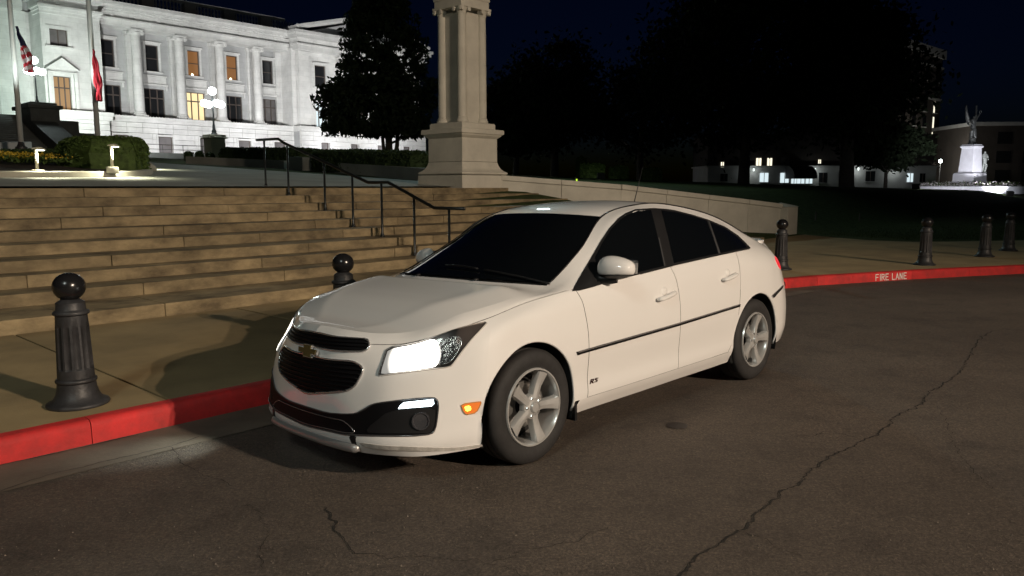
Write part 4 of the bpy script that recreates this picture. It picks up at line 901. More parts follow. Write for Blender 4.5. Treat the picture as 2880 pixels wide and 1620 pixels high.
J2 = [(0, 0, .95), (0, 0, 1.2), (0, 0, 1.45), (0, 0, 1.58), (0, -.02, 1.72), (-.1, 0, .5), (-.12, 0, .05), (.10, -.1, .52), (.12, 0, .08), (-.2, 0, 1.42), (-.26, -.1, 1.15), (-.1, -.25, 1.1), (.2, 0, 1.42), (.26, -.08, 1.12), (.1, -.25, 1.05), (-.12, -.15, .03), (.12, -.15, .03)]
figure('standing_statue', 'grey statue of a standing figure at the right side of the white pedestal', ST + Vector((1.15, .1, 1.33)), .3, J2, E_, [.15, .14, .17, .06, .11, .09, .07, .09, .07, .08, .06, .05, .08, .06, .05, .05, .05], mat('grey_bronze', (.3, .32, .3), .5, var=.2, vscale=5))
flood('bright floodlight on the lawn left of the statue pedestal', (atY(2577, 523, 52).x, 52, zl(atY(2577, 523, 52).x, 52) - .1), ST + Vector((0, 0, 2.0)), 2600, (.93, .93, 1), 'floodlights around the statue', 60, .08, 60)
flood('bright floodlight right of the statue pedestal at the picture edge', (atY(2841, 523, 56).x, 56, zl(atY(2841, 523, 56).x, 56) - .1), ST + Vector((0, 0, 2.0)), 2200, (.93, .93, 1), 'floodlights around the statue', 60, .08, 60)
# low white building with lit windows
Yb = 96.0
def zv(v, Y): return EYE + (525 - v) / F_PX * Y * 1.0
def xu(u, Y): return (u - 1440) / F_PX * Y
wb = thing('white_office_building', 'low white building with lit windows and dark awning behind the trees', 'building', (xu(2300, Yb), Yb, 1.0), 0)
def wbx(name, u0, u1, v0, v1, d0, d1, m, parent=None):
    mb = MB(); x0, x1 = xu(u0, Yb) - xu(2300, Yb), xu(u1, Yb) - xu(2300, Yb); z0, z1 = zv(v1, Yb) - 1.0, zv(v0, Yb) - 1.0; mb.b2((x0, d0, z0), (x1, d1, z1)); return mb.build(name, m, parent or wb)
wbx('wall', 1985, 2620, 471, 560, 0, 8, WHITEW); wbx('string_course', 1980, 2625, 467, 470.5, -.25, 8, WHITEW); wbx('upper_wall', 1985, 2620, 380, 466.8, .3, 8, BRICK)
for u0, u1, v0, v1, d, g in ((2130, 2153, 487, 512, 0, COOLWIN), (2187, 2210, 487, 514, 0, COOLWIN), (2218, 2232, 499, 516, 0, COOLWIN), (2234, 2254, 499, 516, 0, COOLWIN), (2258, 2276, 498, 516, 0, COOLWIN), (2294, 2317, 486, 514, 0, GLASSD), (2424, 2450, 482, 510, 0, GLASSD), (2350, 2362, 484, 512, 0, GLASSD), (2072, 2080, 489, 503, 0, COOLWIN), (2020, 2040, 489, 510, 0, GLASSD), (2540, 2556, 488, 512, 0, COOLWIN), (2575, 2590, 488, 512, 0, GLASSD),
                         (2120, 2134, 446, 469, .3, WHITEWIN), (2151, 2164, 446, 469, .3, WHITEWIN), (2022, 2030, 457, 472, .3, WHITEWIN), (2188, 2212, 444, 466, .3, GLASSG), (2293, 2300, 450, 461, .3, WHITEWIN), (2430, 2446, 440, 462, .3, GLASSD)):
    w_ = wbx('window', u0, u1, v0, v1, d - .06, d - .005, g); um = (u0 + u1) / 2
    wbx('mullion', um - .6, um + .6, v0, v1, d - .12, d - .062, WOODF, w_); wbx('sill', u0 - 1, u1 + 1, v1 + .05, v1 + 1.3, d - .2, d - .003, WHITEW, w_)
mb = MB(); pf = [(-3.2, 1.2), (-3.2, 1.6), (-2.6, 2.25), (-1.4, 2.7), (0, 2.8), (0, 1.2)]; x0, x1 = xu(2200, Yb) - xu(2300, Yb), xu(2262, Yb) - xu(2300, Yb)
zo = zv(503, Yb) - 1.0 - 1.2; vs = [(x, -0.01 + y, z + zo) for x in (x0, x1) for y, z in pf]; mb.add(vs, [tuple(range(6)), tuple(reversed(range(6, 12)))] + [(i, (i + 1) % 6, 6 + (i + 1) % 6, 6 + i) for i in range(6)]); mb.build('awning', mat('awning_cloth', (.02, .02, .022), .8), wb)
for u_, v_ in ((2110, 478), (2280, 478), (2400, 476), (2500, 478)):     # unseen lamps added along the front to brighten the wall
    lx, lz = xu(u_, Yb) - xu(2300, Yb), zv(v_, Yb) - 1.0; mb = MB(); mb.lathe([(.05, -.2), (.12, -.1), (.12, .12), (.02, .2)], 8, (lx, -.3, lz)); mb.build('added_wall_lamp', glow('added_lamp_glow', (.9, 1, .95), 1.2), wb, auto=40)
    light('added_lamp_light', 'POINT', 18, (.92, 1, .97), (lx, -.9, lz - .3), None, wb, .1)
gq = atY(1690, 500, 45); flood('small garden floodlight in front of the shrubs on the lawn', (gq.x, gq.y, zl(gq.x, gq.y) - .12), (gq.x + .2, gq.y + 5, zl(gq.x, gq.y) + .6), 22, (.9, 1, .8), 'floodlights around the statue', 100, .05, 1)
# brick tower and brick block
tw = thing('brick_tower', 'tall dim brick building with cornice partly hidden by the tree', 'building', (xu(2618, 112), 112, 1.0), TH - .1)
def tb(name, lo, hi, m=BRICK): mb = MB(); mb.b2(lo, hi); return mb.build(name, m, tw)
tb('wall', (-16, 0, -.5), (0, 14, 17.2)); tb('cornice', (-16.2, -.3, 18.4), (.3, 14, 19.6), WHITEW); tb('string_course', (-16.1, -.12, 12.6), (.12, 14, 12.9), WHITEW); tb('top_storey', (-15.9, .05, 17.2), (-.05, 14, 18.4)); tb('string_course', (-16.1, -.15, 17.0), (.15, 14, 17.25), WHITEW); tb('base_course', (-16.1, -.2, -.5), (.2, 14, 3.6), WHITEW)
for k in range(6):
    for j in range(4):
        lit = j == 0 and k in (1, 2, 3); w_ = tb('window', (-2.4 - 3.6 * j, -.08, 4.6 + 2.1 * k), (-1.3 - 3.6 * j if not lit else -2.1, -.004, 6.1 + 2.1 * k), WHITEWIN if lit else GLASSD)
        tb('sill', (-2.5 - 3.6 * j, -.2, 4.48 + 2.1 * k), (-1.2 - 3.6 * j, -.003, 4.58 + 2.1 * k), WHITEW)
bk = thing('brick_block', 'dim flat roofed brick block behind the statue', 'building', (xu(2712, 100), 100, 1.0), -.05)
mb = MB(); mb.b2((0, 0, -.5), (26, 14, 8.3)); mb.build('wall', BRICK, bk); mb = MB(); mb.b2((-.15, -.15, 8.302), (26, 14, 8.75)); mb.build('parapet', WHITEW, bk)
for k in range(3):
    for j in range(5): mb = MB(); mb.b2((3.2 + 3.3 * j, -.06, 1.2 + 2.4 * k), (5.0 + 3.3 * j, -.004, 2.7 + 2.4 * k)); mb.build('window', GLASSD, bk)
# far street lights
for i, (u, v, Y) in enumerate(((2619, 454, 98), (2645, 453, 101), (1456, 415, 90))):
    b = atY(u, v, Y); g = thing('far_street_lamp', ['tiny far street lamp right of the brick tower, left of a pair', 'tiny far street lamp right of the brick tower, right of a pair', 'tiny far lamp just right of the monument pedestal'][i], 'street lamp', (b.x, b.y, b.z - 3.4), 0, 'distant street lamps')
    if i < 2: light('far_lamp_light', 'POINT', 420, (1, .95, .85), (0, -.8, 3.4), None, g, .2)
    mb = MB(); mb.tube([(0, 0, -1), (0, 0, 3.2)], .06, 6); mb.build('post', BLACKIRON, g); mb = MB(); mb.ell((0, 0, 3.4), (.2, .2, .22), 10, 6); mb.build('globe', GLOBE, g)
# small marker posts on the lawn
for i, (u, v, Y) in enumerate(((2296, 571, 27), (2420, 574, 29))):
    b = atZ(u, v, .6); q = atY(u, v, Y); o = MB().b2((-.02, -.02, -.1), (.02, .02, .30)).build('marker_stake', WOODF); o.location = (q.x, q.y, zl(q.x, q.y)); tag(o, ['slim pale marker stake on the dark lawn, nearer the pier', 'slim pale marker stake on the dark lawn, further from the pier'][i], 'stake', 'marker stakes on the lawn')
q = atY(1622, 505, 33); o = MB().b2((-.03, -.03, -.1), (.03, .03, .12)).build('green_reflection', glow('green_reflection_glow', (.6, .9, .05), 1.2)); o.location = (q.x, q.y, max(zl(q.x, q.y), q.z - .1)); tag(o, 'tiny yellow green light reflection on the lawn, built as a glowing block', 'light reflection')  # glowing block stands for a green light reflected on the ground
# ================================================================== STREET LAMPS AND ADDED FILL LAMP (beyond the frame, cast the light on the car)
def street_lamp(label, base, h, heads, watts, col, aim, soft=.12, cone=80, polem=POLE):
    g = thing('street_lamp', label, 'street lamp', base, 0, 'tall street lamps by the drive')
    mb = MB(); mb.lathe([(.2, 0), (.2, .25), (.12, .35), (.10, h * .6), (.07, h)], 16); mb.build('pole', polem, g, smooth=True)
    for dx, dy in heads:
        mb = MB(); mb.tube([(0, 0, h - .4), (dx * .4, dy * .4, h), (dx, dy, h + .1)], .04, 8); mb.build('arm', polem, g, smooth=True)
        mb = MB(); mb.lathe([(.02, .16), (.16, .12), (.3, .02), (.32, 0.0), (.29, 0.0), (.14, .09), (.02, .12)], 20, (dx, dy, h)); mb.build('lamp_shade', POLE, g, smooth=True)
        mb = MB(); mb.ell((dx, dy, h - .03), (.13, .13, .11), 14, 8); mb.build('bulb', glow('lamp_bulb_%s' % ('warm' if col[2] < .7 else 'cool'), col, 25), g, smooth=True)
        light('lamp_light', 'SPOT', watts / len(heads), col, (dx, dy, h - .16), (aim[0] - base[0], aim[1] - base[1], 0), g, soft, cone, .9)
    return g
street_lamp('tall twin headed warm street lamp across the drive, behind the viewer', (17.8, -9.0, 0), 9.6, ((-.85, .35), (.85, -.35)), WARM_W, WARM_C, (-1, 6))
street_lamp('unseen cool white fill lamp added behind the viewer, nearer than the warm one', (-3.4, -6.5, 0), 9.0, ((.3, .9),), FILL_W, FILL_C, (-3, 4), 1.3, 140)  # added fill lamp, lifts the shaded bumper, kerb and sidewalk

bl_ = atY(1332, -75, 41.0)
street_lamp('tall cool lamp on the lawn, its head just above the picture behind the monument', (bl_.x, bl_.y, zl(bl_.x, bl_.y)), bl_.z - zl(bl_.x, bl_.y), ((2.1, 0), (1.7, .5)), BACK_W, (.72, 1.0, .97), (0, 6), .25, 150, BLACKIRON)
# ================================================================== THE CAR
PAINT = mat('white_car_paint', (.80, .79, .775), .5, spec=.25, coat=1.0); PAINT.node_tree.nodes['Principled BSDF'].inputs['Coat IOR'].default_value = 1.7
DARKP = mat('satin_black_trim', (.012, .012, .013), .42, spec=.3); GBLK = mat('gloss_black_trim', (.006, .006, .007), .08, spec=.6)
CHROME = mat('chrome', (.80, .80, .81), .16, metal=.85); SILV = mat('wheel_silver', (.60, .60, .59), .26, metal=.5, coat=.8); SKID = mat('silver_skid_plate', (.42, .42, .42), .4, metal=.6)
TINT = mat('tinted_glass', (.004, .005, .006), .03, spec=.6, coat=1.0); RUB = mat('tyre_rubber', (.018, .017, .017), .75, var=.25, vscale=14, bump=.15, bscale=50)
UNDER = mat('underbody', (.008, .008, .008), .9); STEEL = mat('brake_steel', (.35, .34, .33), .4, metal=.9)
HLIT = glow('headlight_glow', (1.0, .96, .88), 14.0); DRL = glow('running_light_glow', (.82, .95, 1.0), 6.0); AMB = glow('amber_marker', (1.0, .20, .005), .75); AMB2 = glow('amber_bulb', (1.0, .6, .05), 5.0); TAIL = glow('tail_red', (1.0, .015, .03), .8)
def lit_lamp():
    m = HLIT; nt = m.node_tree; n = nt.nodes; L = nt.links; b = n['Principled BSDF']; tc = n['Texture Coordinate']; vo = n.new('ShaderNodeTexVoronoi'); vo.inputs['Scale'].default_value = 42; L.new(tc.outputs['Object'], vo.inputs['Vector'])
    vm = n.new('ShaderNodeVectorMath'); vm.operation = 'ABSOLUTE'; L.new(tc.outputs['Object'], vm.inputs[0]); d = n.new('ShaderNodeVectorMath'); d.operation = 'DISTANCE'; d.inputs[1].default_value = (.66, .655, .68); L.new(vm.outputs[0], d.inputs[0])
    mr = n.new('ShaderNodeMapRange'); mr.inputs['From Min'].default_value = .03; mr.inputs['From Max'].default_value = .165; mr.inputs['To Min'].default_value = 8; mr.inputs['To Max'].default_value = .30; L.new(d.outputs['Value'], mr.inputs['Value'])
    ml = n.new('ShaderNodeMath'); ml.operation = 'MULTIPLY'; m2 = n.new('ShaderNodeMapRange'); m2.inputs['From Max'].default_value = .02; m2.inputs['To Min'].default_value = .55; m2.inputs['To Max'].default_value = 1.3; L.new(vo.outputs['Distance'], m2.inputs['Value'])
    L.new(mr.outputs[0], ml.inputs[0]); L.new(m2.outputs[0], ml.inputs[1]); L.new(ml.outputs[0], b.inputs['Emission Strength'])
lit_lamp()
HHOUS = mat('headlight_housing', (.10, .085, .08), .3, metal=.3, coat=.6); HREF = mat('headlight_reflector', (.55, .53, .52), .16, metal=.9, bump=.8, bscale=45); GOLD = mat('gold_emblem', (.26, .21, .09), .3, metal=.7)
def clear_glass():
    m = bpy.data.materials.new('clear_lens'); m.use_nodes = True; n = m.node_tree.nodes; L = m.node_tree.links; n.remove(n['Principled BSDF']); t = n.new('ShaderNodeBsdfTransparent'); t.inputs[0].default_value = (.92, .92, .92, 1); g = n.new('ShaderNodeBsdfGlossy'); g.inputs['Roughness'].default_value = .03; f = n.new('ShaderNodeFresnel'); x = n.new('ShaderNodeMixShader')
    L.new(f.outputs[0], x.inputs[0]); L.new(t.outputs[0], x.inputs[1]); L.new(g.outputs[0], x.inputs[2]); L.new(x.outputs[0], n['Material Output'].inputs[0]); return m
LENS = clear_glass()
CO = Vector((-.487, 4.821, 0)); HD = Vector((-.693, -.721, 0)).normalized(); LF = Vector((-HD.y, HD.x, 0)); LEAN = R(1.6)
car = thing('white_sedan', 'white four door sedan with lit headlights parked at the red kerb', 'car')
car.rotation_euler = (LEAN, 0, math.atan2(HD.y, HD.x))
CR = car.rotation_euler.to_matrix(); car.location = CO + LF * .87 - CR @ Vector((0, .87, 0))
CM = Matrix.Translation(car.location) @ CR.to_4x4(); CI = CM.inverted()
ST_ = [  # stations front centre -> rear centre; ten rows, sill to roof rail
 [(.90,0,.195),(.945,0,.255),(.935,0,.36),(.93,0,.48),(.913,0,.62),(.89,0,.715),(.868,0,.772),(.852,0,.797),(.836,0,.812),(.816,0,.826)],
 [(.897,.22,.195),(.938,.22,.255),(.926,.22,.36),(.917,.22,.48),(.896,.22,.62),(.866,.22,.714),(.84,.22,.766),(.825,.22,.789),(.808,.22,.804),(.788,.22,.817)],
 [(.872,.42,.195),(.907,.425,.255),(.893,.425,.36),(.874,.425,.48),(.842,.42,.615),(.797,.415,.71),(.766,.41,.756),(.75,.41,.778),(.733,.41,.793),(.713,.41,.807)],
 [(.81,.57,.195),(.845,.585,.255),(.835,.58,.36),(.815,.58,.48),(.775,.57,.62),(.712,.56,.712),(.672,.553,.762),(.657,.55,.785),(.642,.545,.801),(.624,.54,.816)],
 [(.72,.70,.195),(.74,.715,.255),(.73,.71,.36),(.708,.705,.48),(.668,.70,.62),(.61,.69,.735),(.572,.683,.80),(.56,.677,.82),(.548,.667,.837),(.53,.65,.853)],
 [(.57,.80,.20),(.585,.81,.26),(.575,.812,.36),(.56,.81,.48),(.525,.805,.63),(.478,.79,.772),(.447,.768,.842),(.437,.748,.864),(.426,.727,.881),(.41,.70,.897)],
 [(.43,.86,.205),(.435,.872,.265),(.43,.876,.36),(.42,.878,.5),(.40,.872,.66),(.35,.845,.81),(.32,.80,.868),(.31,.78,.888),(.30,.76,.903),(.29,.735,.918)],
 [(.04,.86,.21),(.04,.88,.29),(.04,.888,.42),(.04,.893,.6),(.04,.887,.76),(.02,.852,.88),(.01,.805,.922),(.005,.79,.936),(0,.77,.947),(0,.745,.957)],
 [(-.38,.83,.205),(-.465,.872,.297),(-.463,.876,.42),(-.458,.896,.6),(-.443,.888,.79),(-.418,.862,.92),(-.395,.835,.968),(-.365,.80,.985),(-.36,.75,1.0),(-.355,.70,1.013)],
 [(-.72,.825,.205),(-.74,.873,.297),(-.74,.876,.41),(-.74,.897,.6),(-.73,.892,.79),(-.72,.865,.935),(-.70,.84,.987),(-.70,.785,1.06),(-.70,.715,1.13),(-.70,.64,1.18)],
 [(-1.08,.825,.205),(-1.08,.873,.298),(-1.08,.876,.41),(-1.08,.898,.6),(-1.07,.893,.795),(-1.06,.867,.95),(-1.05,.842,1.01),(-1.05,.752,1.19),(-1.05,.66,1.345),(-1.05,.55,1.378)],
 [(-1.49,.825,.207),(-1.49,.873,.30),(-1.49,.876,.41),(-1.48,.898,.605),(-1.475,.894,.80),(-1.45,.868,.965),(-1.425,.840,1.037),(-1.43,.742,1.25),(-1.46,.635,1.415),(-1.48,.55,1.452)],
 [(-2.0,.826,.208),(-1.99,.872,.303),(-2.0,.876,.41),(-2.0,.896,.615),(-2.0,.893,.81),(-2.0,.868,.985),(-2.0,.835,1.064),(-2.0,.745,1.22),(-2.0,.645,1.36),(-2.0,.56,1.428)],
 [(-2.20,.828,.21),(-2.21,.872,.306),(-2.29,.878,.41),(-2.335,.894,.62),(-2.355,.892,.81),(-2.37,.868,.985),(-2.39,.825,1.08),(-2.39,.745,1.19),(-2.39,.665,1.285),(-2.39,.577,1.362)],
 [(-2.66,.84,.22),(-2.66,.876,.31),(-2.66,.884,.43),(-2.66,.895,.63),(-2.66,.891,.81),(-2.66,.864,.98),(-2.66,.80,1.077),(-2.66,.725,1.15),(-2.66,.655,1.22),(-2.66,.592,1.287)],
 [(-3.0,.845,.24),(-3.01,.872,.33),(-3.01,.876,.44),(-3.0,.878,.62),(-3.0,.872,.80),(-3.0,.84,.96),(-3.0,.765,1.055),(-3.0,.71,1.10),(-3.0,.66,1.14),(-3.0,.605,1.168)],
 [(-3.22,.815,.25),(-3.24,.838,.34),(-3.25,.842,.45),(-3.24,.842,.62),(-3.22,.832,.80),(-3.20,.80,.94),(-3.19,.735,1.03),(-3.19,.695,1.06),(-3.19,.655,1.085),(-3.19,.612,1.10)],
 [(-3.37,.76,.26),(-3.40,.775,.35),(-3.41,.78,.45),(-3.41,.775,.62),(-3.38,.755,.80),(-3.35,.72,.93),(-3.32,.67,1.02),(-3.31,.65,1.055),(-3.30,.625,1.08),(-3.29,.60,1.093)],
 [(-3.50,.61,.27),(-3.53,.62,.36),(-3.54,.625,.45),(-3.535,.62,.62),(-3.50,.605,.80),(-3.47,.59,.93),(-3.43,.57,1.04),(-3.42,.56,1.07),(-3.405,.55,1.088),(-3.39,.54,1.096)],
 [(-3.59,.33,.27),(-3.62,.34,.36),(-3.63,.34,.45),(-3.625,.34,.62),(-3.59,.33,.80),(-3.55,.32,.93),(-3.50,.31,1.06),(-3.485,.31,1.088),(-3.47,.305,1.10),(-3.455,.30,1.105)],
 [(-3.62,0,.27),(-3.65,0,.36),(-3.66,0,.45),(-3.655,0,.62),(-3.62,0,.80),(-3.58,0,.93),(-3.53,0,1.065),(-3.51,0,1.092),(-3.495,0,1.104),(-3.48,0,1.108)]]
def pchip(xs, ys, q):
    n = len(xs); h = [xs[i + 1] - xs[i] for i in range(n - 1)]; dl = [(ys[i + 1] - ys[i]) / h[i] for i in range(n - 1)]; m = [0.0] * n
    for i in range(1, n - 1): m[i] = (dl[i - 1] * h[i] + dl[i] * h[i - 1]) / (h[i] + h[i - 1])
    m[0] = dl[0]; m[-1] = dl[-1]
    for i in range(n - 1):
        if q <= xs[i + 1] or i == n - 2:
            t = (q - xs[i]) / h[i]; a = (1 + 2 * t) * (1 - t) ** 2; b = t * (1 - t) ** 2; c = t * t * (3 - 2 * t); d = t * t * (t - 1)
            return a * ys[i] + b * h[i] * m[i] + c * ys[i + 1] + d * h[i] * m[i + 1]
NS = len(ST_)
# column parameter by chord of row 3
cp_ = [0.0]
for a, b in zip(ST_, ST_[1:]): cp_.append(cp_[-1] + (Vector(b[3]) - Vector(a[3])).length)
qs = []; col_of = {}
for i in range(NS - 1):
    k = max(3, int(round((cp_[i + 1] - cp_[i]) / .024))); col_of[i] = len(qs)
    qs += [cp_[i] + (cp_[i + 1] - cp_[i]) * j / k for j in range(k)]
col_of[NS - 1] = len(qs); qs.append(cp_[-1])
rowc = [[tuple(pchip(cp_, [s[r_][c] for s in ST_], q) for c in range(3)) for q in qs] for r_ in range(10)]
SUBR = [4, 5, 8, 9, 8, 5, 6, 7, 5]; row_of = {}
grid = []
rp = []
for r_ in range(9):
    row_of[r_] = len(rp); rp += [r_ + j / SUBR[r_] for j in range(SUBR[r_])]
row_of[9] = len(rp); rp.append(9.0)
for ci in range(len(qs)):
    ks = [Vector(rowc[r_][ci]) for r_ in range(10)]; par = [0.0]
    for a, b in zip(ks, ks[1:]): par.append(par[-1] + max(.004, (b - a).length))
    colv = []
    for v in rp:
        i = min(int(v), 8); x = par[i] + (par[i + 1] - par[i]) * (v - i); colv.append(Vector([pchip(par, [k[c] for k in ks], x) for c in range(3)]))
    grid.append(colv)
NC, NR_ = len(grid), len(rp)
for g_ in (grid[0], grid[-1]):
    for v in g_: v.y = 0.0
# wheel arch cut: verts inside are pushed to the arch edge
ARCH = [(.045, .332, .387), (-2.66, .338, .387)]
inside = {}
def arch_in(p):
    for cx, cz, rr in ARCH:
        if (p.z >= cz and (p.x - cx) ** 2 + (p.z - cz) ** 2 < rr * rr) or (p.z < cz and abs(p.x - cx) < rr): return (cx, cz, rr)
    return None
dead = set()
for i in range(NC):
    for j in range(NR_):
        if abs(grid[i][j].y) > .6 and arch_in(grid[i][j]): dead.add((i, j))
push = set()
for (i, j) in dead:
    if any((i + a, j + b) not in dead for a in (-1, 0, 1) for b in (-1, 0, 1) if 0 <= i + a < NC and 0 <= j + b < NR_): push.add((i, j))
for (i, j) in push:
    p = grid[i][j]; cx, cz, rr = arch_in(p)
    if p.z >= cz: d = Vector((p.x - cx, p.z - cz)); d = d.normalized() * rr; p.x = cx + d.x; p.z = cz + d.y
    else: p.x = cx + math.copysign(rr, p.x - cx)
def panel(name, cols, rows, m, mirror=True, gap=.0022, inset=(1, 1, 1, 1)):
    """cut a panel out of the side grid; edges pulled in by the shut-line gap"""
    c0, c1 = cols; r0, r1 = rows; out = []
    for sgn in ((1, -1) if mirror else (1,)):
        idx = {}; vs = []; fs = []
        for i in range(c0, c1 + 1):
            for j in range(r0, r1 + 1):
                p = grid[i][j].copy()
                if i == c0 and inset[0] and i > 0: d = grid[i + 1][j] - p; p += d.normalized() * min(gap, d.length * .3)
                if i == c1 and inset[1] and i < NC - 1: d = grid[i - 1][j] - p; p += d.normalized() * min(gap, d.length * .3)
                if j == r0 and inset[2]: d = grid[i][j + 1] - p; p += d.normalized() * min(gap, d.length * .3) if d.length > 1e-6 else Vector()
                if j == r1 and inset[3]: d = grid[i][j - 1] - p; p += d.normalized() * min(gap, d.length * .3) if d.length > 1e-6 else Vector()
                idx[(i, j)] = len(vs); vs.append((p.x, p.y * sgn, p.z))
        for i in range(c0, c1):
            for j in range(r0, r1):
                q = [(i, j), (i + 1, j), (i + 1, j + 1), (i, j + 1)]
                if all(x in dead for x in q): continue
                f = tuple(idx[x] for x in q); fs.append(f[::-1] if sgn > 0 else f)
        mb = MB(); mb.v = vs; mb.f = fs; bm = bmesh.new(); bv = [bm.verts.new(v) for v in vs]
        for f in fs:
            try: bm.faces.new([bv[k] for k in f])
            except ValueError: pass
        bmesh.ops.delete(bm, geom=[v for v in bm.verts if not v.link_faces], context='VERTS')
        bmesh.ops.remove_doubles(bm, verts=bm.verts, dist=1e-5); me = bpy.data.meshes.new(name); bm.to_mesh(me); bm.free()
        o = mobj(name, me, m, car, True); out.append(o)
    return out
C_HL, C_ARCH, C_FD, C_BD, C_RD, C_RB = col_of[5], col_of[6], col_of[8], col_of[11], col_of[13], col_of[16]
r1_, r6_, r9_ = row_of[1], row_of[6], row_of[9]
panel('front_bumper', (0, C_ARCH + 1), (0, row_of[4] + 2), PAINT, inset=(0, 0, 0, 0))
panel('front_wing_top', (0, C_ARCH + 1), (row_of[4] + 2, r6_), PAINT, inset=(0, 0, 0, 1)); panel('front_fender', (C_ARCH + 1, C_FD), (r1_, r6_), PAINT, inset=(0, 1, 0, 1))
c0x = lambda x: min(range(NC), key=lambda i: abs(grid[i][0].x - x))
panel('side_skirt', (c0x(-.33), c0x(-2.285)), (0, r1_), PAINT, inset=(0, 0, 0, 0))
panel('front_door', (C_FD, C_BD), (r1_, r6_), PAINT, inset=(1, 1, 1, 0)); panel('rear_door', (C_BD, C_RD), (r1_, r6_), PAINT, inset=(1, 1, 1, 0))
panel('rear_quarter', (C_RD, NC - 1), (r1_, r6_), PAINT, inset=(1, 0, 0, 0)); panel('rear_bumper', (c0x(-3.03), NC - 1), (0, r1_), PAINT, inset=(0, 0, 0, 0))
panel('roof_side', (C_FD, NC - 1), (r6_, r9_), PAINT, inset=(0, 0, 0, 0))
# deck (hood, windscreen, roof, rear window, boot) spans between the two rails
BOWC = {0: 0, 5: 0, 6: 0, 7: .01, 8: .22, 9: .20, 10: .15, 11: .02, 12: 0, 13: -.03, 14: -.06, 15: -.07, 16: -.05, 17: -.03, 18: 0, 20: 0}
CRWN = {0: 0, 1: .004, 2: .012, 3: .02, 4: .03, 5: .038, 6: .045, 7: .05, 8: .018, 9: .026, 10: .030, 11: .030, 12: .032, 13: .034, 14: .034, 15: .03, 16: .02, 17: .014, 18: .008, 19: .003, 20: 0}
def interp(D, x):
    ks = sorted(D)
    for a, b in zip(ks, ks[1:]):
        if a <= x <= b: t = (x - a) / (b - a); return D[a] + (D[b] - D[a]) * t
    return D[ks[-1]]
def stn(ci):
    for i in range(NS - 1):
        if col_of[i] <= ci <= col_of[i + 1]: return i + (ci - col_of[i]) / (col_of[i + 1] - col_of[i])
ND = 44
def deckpt(ci, k):
    e = grid[ci][r9_]; s = stn(ci); q = -1 + 2 * k / ND; w = 1 - abs(q) ** (3.0 if 7.2 < s < 10.6 else 2.0)
    c = interp(CRWN, s); prof_ = 1 - abs(q) ** 2.4
    if s < 8.0:
        k_ = min(1.0, max(0.0, 8.0 - s) / .8) * min(1, s / 2.5); br = .80 - .05 * (7 - min(s, 7)); a = max(0.0, (abs(q) - br) / (1 - br)); hp_ = (1 - a ** 1.15) * .86 + .14 * (1 - q * q) + .05 * math.exp(-((abs(q) - br + .04) / .07) ** 2)
        prof_ = prof_ * (1 - k_) + hp_ * k_
    return Vector((e.x + interp(BOWC, s) * w, e.y * q, e.z + c * prof_))
def deck(name, c0, c1, m, lift=0.0, rim=0):
    vs = []; fs = []
    for i in range(c0, c1 + 1):
        for k in range(ND + 1): p = deckpt(i, k); vs.append((p.x, p.y, p.z + lift))
    for i in range(c1 - c0):
        for k in range(ND): a = i * (ND + 1) + k; fs.append((a, a + 1, a + ND + 2, a + ND + 1))
    bm = bmesh.new(); bv = [bm.verts.new(v) for v in vs]
    for f in fs:
        try: bm.faces.new([bv[k] for k in f])
        except ValueError: pass
    bmesh.ops.remove_doubles(bm, verts=bm.verts, dist=1e-5); bmesh.ops.recalc_face_normals(bm, faces=bm.faces); me = bpy.data.meshes.new(name); bm.to_mesh(me); bm.free(); return mobj(name, me, m, car, True)
def col_x(x, lo=0, hi=None):
    return min(range(lo, hi or NC), key=lambda i: abs(grid[i][r9_].x - x))
cw0, cw1, cr0, cr1 = col_x(-.285), col_x(-1.06), col_x(-2.36), col_x(-3.02); cwb = col_x(-.335)
deck('hood', 0, cw0, PAINT); panel('hood_edge', (0, cw0), (r6_, r9_), PAINT, inset=(0, 0, 1, 0)); panel('cowl_side', (cw0, C_FD), (r6_, r9_), PAINT, inset=(0, 0, 0, 0))
deck('cowl', cw0, cwb, DARKP, -.006); deck('windscreen', cwb, cw1, TINT, .001); deck('roof', cw1, cr0, PAINT); deck('rear_window', cr0, cr1, TINT, .001); deck('boot_lid', cr1, NC - 1, PAINT)
# body surface for projecting details
bv = []; bf = []
for sgn in (1, -1):
    o = len(bv); bv += [(grid[i][j].x, grid[i][j].y * sgn, grid[i][j].z) for i in range(NC) for j in range(NR_)]
    bf += [tuple(o + x for x in (i * NR_ + j, (i + 1) * NR_ + j, (i + 1) * NR_ + j + 1, i * NR_ + j + 1)) for i in range(NC - 1) for j in range(NR_ - 1)]
o = len(bv); bv += [tuple(deckpt(i, k)) for i in range(NC) for k in range(ND + 1)]
bf += [tuple(o + x for x in (i * (ND + 1) + k, i * (ND + 1) + k + 1, (i + 1) * (ND + 1) + k + 1, (i + 1) * (ND + 1) + k)) for i in range(NC - 1) for k in range(ND)]
BVH = BVHTree.FromPolygons(bv, bf)
EYEC = CI @ EYEV
def hit_px(u, v):
    d = (CI.to_3x3() @ ray(u, v)).normalized(); h = BVH.ray_cast(EYEC, d)
    if h[0] is None: return None, None
    n = h[1]; n = n if n.dot(d) < 0 else -n; return h[0], n
def hit_y(x, z):
    h = BVH.ray_cast(Vector((x, 2, z)), Vector((0, -1, 0))); n = h[1]
    return (h[0], n if n.y > 0 else -n) if h[0] else (None, None)
def hit_x(y, z):
    h = BVH.ray_cast(Vector((3, y, z)), Vector((-1, 0, 0))); n = h[1]
    return (h[0], n if n.x > 0 else -n) if h[0] else (None, None)
